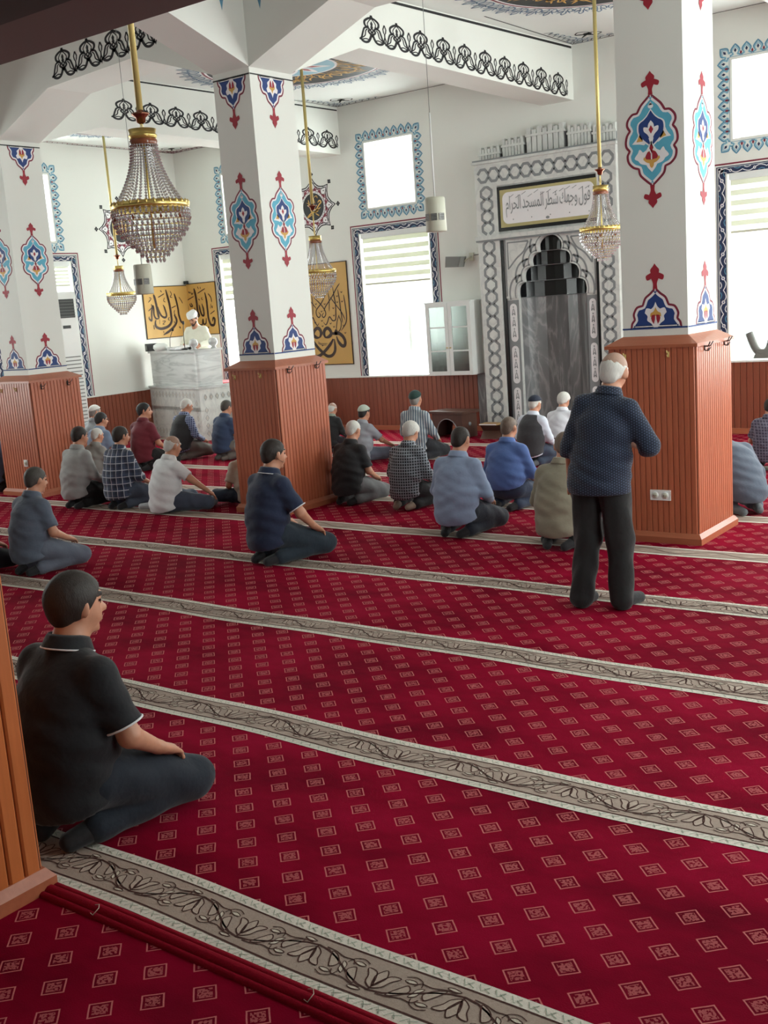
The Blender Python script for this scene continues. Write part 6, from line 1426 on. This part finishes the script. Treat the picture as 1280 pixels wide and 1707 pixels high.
def make_chandelier():
    t = thing('chandelier', '', 'chandelier')
    # z=0 is the lowest crystal; crown at .88
    mb = MB(); mb.lathe([(.078, .84), (.092, .845), (.092, .87), (.086, .875), (.094, .905), (.080, .90), (.078, .84)], M_GOLD, n=28)
    mb.tube([(.085*math.cos(a), .085*math.sin(a), .862) for a in [2*PI*k/24 for k in range(25)]], .012, M_GOLD, 6, False); mb.build('crown', t)
    mb = MB(); mb.lathe([(.088, .80), (.094, .81), (.094, .83), (.088, .84)], M_AMBER, n=28); mb.build('amber_band', t)
    mb = MB(); mb.tube([(0, 0, .12), (0, 0, .88)], .008, M_GOLD, 8); 
    for a in range(4): mb.tube([(0, 0, .84), (.08*math.cos(a*PI/2+.4), .08*math.sin(a*PI/2+.4), .85)], .004, M_GOLD, 6)
    for a in range(6): mb.tube([(0, 0, .42), (.25*math.cos(a*PI/3), .25*math.sin(a*PI/3), .40)], .004, M_GOLD, 6)
    mb.build('stem', t)
    mb = MB(); mb.lathe([(.235, .375), (.262, .38), (.268, .40), (.262, .425), (.235, .42), (.235, .375)], M_GOLD, n=40)
    for k in range(30):
        a = 2*PI*k/30; mb.lathe([(.001, .395), (.011, .405), (.012, .42), (.001, .435)], M_GOLD, (.258*math.cos(a), .258*math.sin(a), 0), 6)
    mb.build('main_ring', t)
    # bell of bead strings
    N = 30; base = None
    for k in range(N):
        a = 2*PI*k/N
        if base is None:
            mb = MB()
            for i in range(21):
                f = i/20; r = .088+(.235-.088)*(f**1.9); octa(mb, (r, 0, .80-.385*f), .0105, .011, M_CRYS)
            base = mb.build('bead_string', t)
        else:
            o = base.copy(); COL.objects.link(o); o.parent = t; o.rotation_euler = (0, 0, a)
    # tiers of drops below the ring
    tiers = [(.262, .365, .035, 44), (.262, .325, .03, 44), (.255, .288, .028, 44), (.238, .252, .028, 40), (.215, .218, .026, 36), (.185, .185, .026, 32), (.155, .152, .026, 28), (.125, .12, .026, 24), (.095, .088, .026, 18), (.06, .05, .035, 12)]
    for q, (r, z, h, n) in enumerate(tiers):
        mb = MB(); mb.tube([(r*math.cos(a), r*math.sin(a), z+.012) for a in [2*PI*k/n for k in range(n+1)]], .003, M_GOLD if q not in (1, 4) else M_AMBER, 5, False)
        for k in range(n):
            a = 2*PI*(k+.5*(q % 2))/n; c, s = math.cos(a), math.sin(a); octa(mb, (r*c, r*s, z+.01), .011, .010, M_CRYS); octa(mb, (r*c, r*s, z-.010), .0125, .019, M_CRYS if q != 1 else (M_CRYS if k % 5 else M_AMBER))
        mb.build('crystal_tier', t)
    return t
def hang(t, label, x, y, z, ztop, scale, cup, group='crystal chandeliers'):
    t.location = (x, y, z); t.scale = (scale,)*3; t['label'] = label; t['group'] = group
    s = 1/scale; mb = MB(); zc = (cup-z)*s; zt = (ztop-z)*s
    mb.lathe([(.012, zc-.07), (.03, zc-.06), (.035, zc-.03), (.06, zc-.01), (.062, zc), (.03, zc+.004), (.022, zc+.02)], M_COPPER, n=20); mb.build('cup', t)
    mb = MB(); mb.tube([(0, 0, zc), (0, 0, zt)], .022, M_BRASS, 12); mb.build('tube', t)
    mb = MB(); zz = .90; k = 0
    while zz < zc-.10:
        ax = (1, 0) if k % 2 else (0, 1); mb.tube([(ax[0]*.012*math.cos(q), ax[1]*.012*math.cos(q), zz+.022+.024*math.sin(q)) for q in [2*PI*j/10 for j in range(11)]], .003, M_GOLD, 5, False); zz += .038; k += 1
    mb.tube([(0, 0, .86), (0, 0, zc-.05)], .003, M_GOLD, 5); mb.build('chain', t)
ch = make_chandelier(); chs = [ch]+[copy_tree(ch) for _ in range(3)]
hang(chs[0], 'largest crystal chandelier, nearest, hanging at the upper left', -5.84, 5.35, 2.42, 5.75, 1.0, 3.43)
hang(chs[1], 'crystal chandelier hanging right of the middle pillar, in front of the gold panel', -9.72, 11.8, 2.17, 5.2, .94, 3.42)
hang(chs[2], 'crystal chandelier hanging before the mihrab inscription', -5.52, 11.8, 2.33, 5.36, .94, 3.36)
hang(chs[3], 'small distant crystal chandelier hanging near the left wall under the star medallion', -13.76, 11.8, 2.16, 5.0, .86, 3.1)

# hanging cylindrical loudspeakers
def pendant(label, x, y, z, ztop, tube=.6):
    t = thing('pendant_speaker', label, 'speaker', (x, y, z), 0, 'cylindrical pendant speakers')
    mb = MB(); mb.lathe([(.001, .0), (.074, .0), (.078, .006), (.074, .24), (.068, .25), (.001, .252)], M_CREAMPL, n=28); mb.build('housing', t)
    for a in (-1.9, -1.15, -.4):
        mb = MB(); c, s = math.cos(a), math.sin(a); tx, ty = -s, c
        P = lambda u_, z_: (.0785*c*math.cos(0)+tx*u_-.0*c, .0785*s+ty*u_, z_)
        mb.add([P(-.022, .08), P(.022, .08), P(.022, .13), P(-.022, .13)], [(0,1,2,3)], M_GREYPL)
        for q in range(4): mb.add([P(-.02, .085+q*.012), P(.02, .085+q*.012), P(.02, .089+q*.012), P(-.02, .089+q*.012)], [(0,1,2,3)], M_WHITEPL)
        mb.v = [(x_*1.012, y_*1.012, z_) for x_, y_, z_ in mb.v]; mb.build('grille', t)
    mb = MB(); mb.tube([(0, 0, .25), (0, 0, .25+tube)], .006, M_WHITEPL, 8); mb.tube([(0, 0, .25+tube), (0, 0, ztop-z)], .0022, M_GREYPL, 6); mb.build('cable', t)
pendant('white cylindrical speaker hanging on a cable in front of the large front window', -4.63, 7.05, 2.55, 5.75)
pendant('white cylindrical speaker hanging below the largest chandelier', -7.3, 6.52, 2.28, 5.75)

# ------------------------------------------------------------------ wall cabinet, wall speaker
def tinted_glass():
    t = NT('tinted_cabinet_glass'); tr = t.n('ShaderNodeBsdfTransparent'); tr.inputs[0].default_value = (.42, .46, .44, 1); gl = t.n('ShaderNodeBsdfGlossy'); gl.inputs['Roughness'].default_value = .15; gl.inputs['Color'].default_value = (.5, .55, .52, 1)
    mx = t.n('ShaderNodeMixShader'); mx.inputs[0].default_value = .25; t.l(tr.outputs[0], mx.inputs[1]); t.l(gl.outputs[0], mx.inputs[2]); t.l(mx.outputs[0], t.out.inputs[0]); return t.m
M_CGLASS = tinted_glass()
t = thing('wall_cabinet', 'white wall cabinet with two glass doors between the window and the mihrab', 'cabinet', (-9.29, 14.45, .9))
W_ = .405; mb = MB(); mb.box(-W_, W_, .13, .145, 0, 1.1, M_SILL)
for (a, b) in ((-W_, -W_+.02), (W_-.02, W_)): mb.box(a, b, -.13, .13, 0, 1.1, M_SILL)
for z in (0, .36, .72, 1.08): mb.box(-W_+.02, W_-.02, -.12, .13, z+.001, z+.019, M_SILL)
mb.box(-W_-.02, W_+.02, -.15, .145, 1.1, 1.12, M_SILL); mb.build('body', t)
for s in (-1, 1):
    a, b = (-W_, -.003) if s < 0 else (.003, W_)
    mb = MB(); f = .06; mb.box(a, a+f, -.15, -.13, .0, 1.1, M_SILL); mb.box(b-f, b, -.15, -.13, .0, 1.1, M_SILL); mb.box(a+f, b-f, -.15, -.13, 0, f, M_SILL); mb.box(a+f, b-f, -.15, -.13, 1.1-f, 1.1, M_SILL)
    for z in (.36, .72): mb.box(a+f, b-f, -.148, -.132, z, z+.022, M_SILL)
    d = mb.build('door', t); mb = MB(); mb.box(a+f, b-f, -.142, -.138, f, 1.1-f, M_CGLASS); mb.build('pane', d)
    mb = MB(); mb.lathe([(.001, 0), (.006, 0), (.006, .012), (.012, .02), (.001, .026)], M_BRASS, n=10); mb.v = [(x_+(-.03 if s < 0 else .03)*1, -.15-z_, y_+.42) for x_, y_, z_ in mb.v]; mb.build('knob', d)
for i, (bx, bz, w, h, c) in enumerate(((-.33, .02, .05, .2, (210, 210, 205)), (-.25, .02, .08, .12, (90, 96, 98)), (.08, .38, .14, .22, (120, 126, 122)), (.1, .02, .12, .14, (190, 196, 196)), (.25, .38, .1, .2, (100, 104, 100)), (-.3, .38, .2, .12, (140, 134, 128)), (.1, .74, .2, .24, (132, 138, 130)))):
    mb = MB(); mb.box(bx, bx+w, -.06, .08, bz, bz+h, paint(f'book_cover_{i}', c, .6, .05)); mb.box(bx+.004, bx+w-.004, -.064, .07, bz+.006, bz+h+.001, M_WHITEP)
    o = mb.build('stacked_book'); o.location = (-9.29, 14.45, .9)
    tag(o, ['slim pale binder at the lower left inside the glass cabinet', 'low grey box beside the pale binder inside the glass cabinet', 'grey green book block on the right middle shelf of the glass cabinet', 'pale folder on the lower right shelf of the glass cabinet', 'dark book at the far right of the middle cabinet shelf', 'low tan book stack on the left middle shelf of the cabinet', 'large olive grey book on the top right cabinet shelf'][i], 'book', 'books in the wall cabinet')
t = thing('wall_speaker', 'small grey speaker on a wall bracket above the glass cabinet', 'speaker', (-9.1, 14.5, 2.6))
mb = MB(); mb.prism([(-.22, -.07), (.02, -.08), (.07, .07), (-.20, .09)], lambda a, b: (a, -.14, b), lambda a, b: (a, .02, b), paint('mid_grey_plastic', (128, 130, 126), .5, .03)); mb.build('housing', t)
mb = MB(); mb.prism([(-.205, -.058), (.012, -.067), (.055, .058), (-.187, .076)], lambda a, b: (a, -.142, b), lambda a, b: (a, -.146, b), M_GREYPL); mb.build('grille', t)
mb = MB(); mb.tube([(.04, .0, .0), (.12, .03, .06), (.12, .098, .06)], .014, M_CREAMPL, 8); mb.box(.08, .16, .085, .098, .0, .12, M_CREAMPL); mb.build('bracket', t)
mb = MB(); mb.tube([(-9.0, 14.59, 2.68), (-8.75, 14.592, 2.69)], .006, M_GREYPL, 6); tag(mb.build('speaker_cable'), 'thin grey cable running from the wall speaker to the mihrab frame', 'cable')

# low table with an arched side, near the mihrab
t = thing('small_table', 'low dark wooden table with an arched opening in front of the panelled wall', 'table', (-9.05, 13.95, 0), -.15)
DW = wood_mat('dark_walnut', (92, 66, 56)); mb = MB(); mb.box(-.34, .34, -.2, .2, .36, .40, DW); bevel(mb.build('tabletop', t))
for yy, nm in ((-.17, 'arched_side'), (.15, 'arched_side')):
    mb = MB(); ar = [(.2*math.cos(PI*q/10), .08+.2*math.sin(PI*q/10)) for q in range(11)]
    mb.prism([(-.30, 0), (-.30, .36), (.30, .36), (.30, 0), (.2, 0)]+ar+[(-.2, 0)], lambda a, b: (a, yy, b), lambda a, b: (a, yy+.02, b), DW); mb.build(nm, t)
    if yy < 0: mb = MB(); mb.tube([(a, yy-.004, b) for a, b in [(.205, .0)]+[(.205*math.cos(PI*q/10), .08+.205*math.sin(PI*q/10)) for q in range(11)]+[(-.205, 0)]], .007, M_GREYIN, 6); mb.build('arch_moulding', t)
mb = MB(); mb.box(.28, .30, -.15, .15, 0, .36, DW); mb.tube([(.302, 0, .2), (.31, 0, .2)], .03, M_GREYIN, 12); mb.build('end_panel', t)
mb = MB(); mb.box(-.30, -.28, -.15, .15, 0, .36, DW); mb.build('end_panel', t)
# folding book stand on the carpet by the mihrab
t = thing('book_stand', 'low dark book stand on the carpet at the foot of the mihrab', 'book stand', (-8.32, 13.85, 0), .1)
for s in (-1, 1):
    mb = MB(); mb.hull8([(-.16, s*.12, 0), (.16, s*.12, 0), (.16, s*.12+.014, 0), (-.16, s*.12+.014, 0), (-.16, -s*.10, .2), (.16, -s*.10, .2), (.16, -s*.10+.014, .2), (-.16, -s*.10+.014, .2)], DW); mb.build('leaf', t)
mb = MB(); mb.box(-.15, .15, -.11, .11, 0, .02, paint('tan_book_cover', (176, 140, 96), .6, .06)); mb.box(-.146, .146, -.112, .106, .003, .017, M_WHITEP); o = mb.build('book'); o.location = (-8.34, 13.85, .2); tag(o, 'thin tan book lying on the low book stand by the mihrab', 'book')
mb = MB(); mb.box(-.4, .6, -.35, .35, 0, .035, cloth('dark_red_rug', (112, 22, 38), 'weave', (80, 16, 30))); o = bevel(mb.build('prayer_rug'), .01); o.location = (-7.7, 13.95, 0.002); tag(o, 'dark red padded prayer rug laid in front of the mihrab', 'rug')

# standing air conditioner in the left corner window
t = thing('air_conditioner', 'tall white standing air conditioner with a louvred front by the left wall', 'air conditioner', (-14.93, 11.42, 0))
mb = MB(); mb.box(-.17, .17, -.26, .26, 0, 2.62, M_WHITEPL); bevel(mb.build('body', t), .02, 3)
mb = MB(); mb.box(.17, .178, -.2, .21, 2.2, 2.5, M_DARKPL)
for q in range(6): mb.box(.172, .19, -.2, .21, 2.22+q*.048, 2.226+q*.048, M_GREYPL)
mb.build('air_outlet', t)
mb = MB(); mb.box(.17, .176, -.05, .1, 2.03, 2.08, M_DARKPL); mb.build('display', t)
mb = MB()
for q in range(22): mb.box(.17, .18, -.22, .22, .3+q*.06, .315+q*.06, M_GREYPL)
mb.build('louvre_panel', t)
t.location = (-15.02, 11.5, 0)

# grey curved rest on the right window sill
t = thing('book_rest', 'grey curved two armed rest on the sill of the right window', 'book rest', (-4.62, QW-.02, 1.0))
mb = MB(); pts = [(-.16, .34), (-.08, .14), (.0, .07), (.10, .12), (.16, .34)]; mb.tube([(a, 0, b) for a, b in cr(pts, 6)], .055, M_GREYPL, 10); mb.v = [(a, b*.6, c) for a, b, c in mb.v]; mb.build('curved_arms', t)
mb = MB(); mb.prism([(-.10, 0), (.12, 0), (.07, .12), (-.05, .12)], lambda a, b: (a, -.03, b), lambda a, b: (a, .03, b), M_GREYPL); mb.build('foot', t)
mb = MB(); mb.box(-.035, .035, -.03, .035, -.03, .03, M_DARKPL); o = bevel(mb.build('camera')); o.location = (-15.13, 14.53, 2.70); tag(o, 'tiny black security camera in the corner above the gold panel', 'camera')
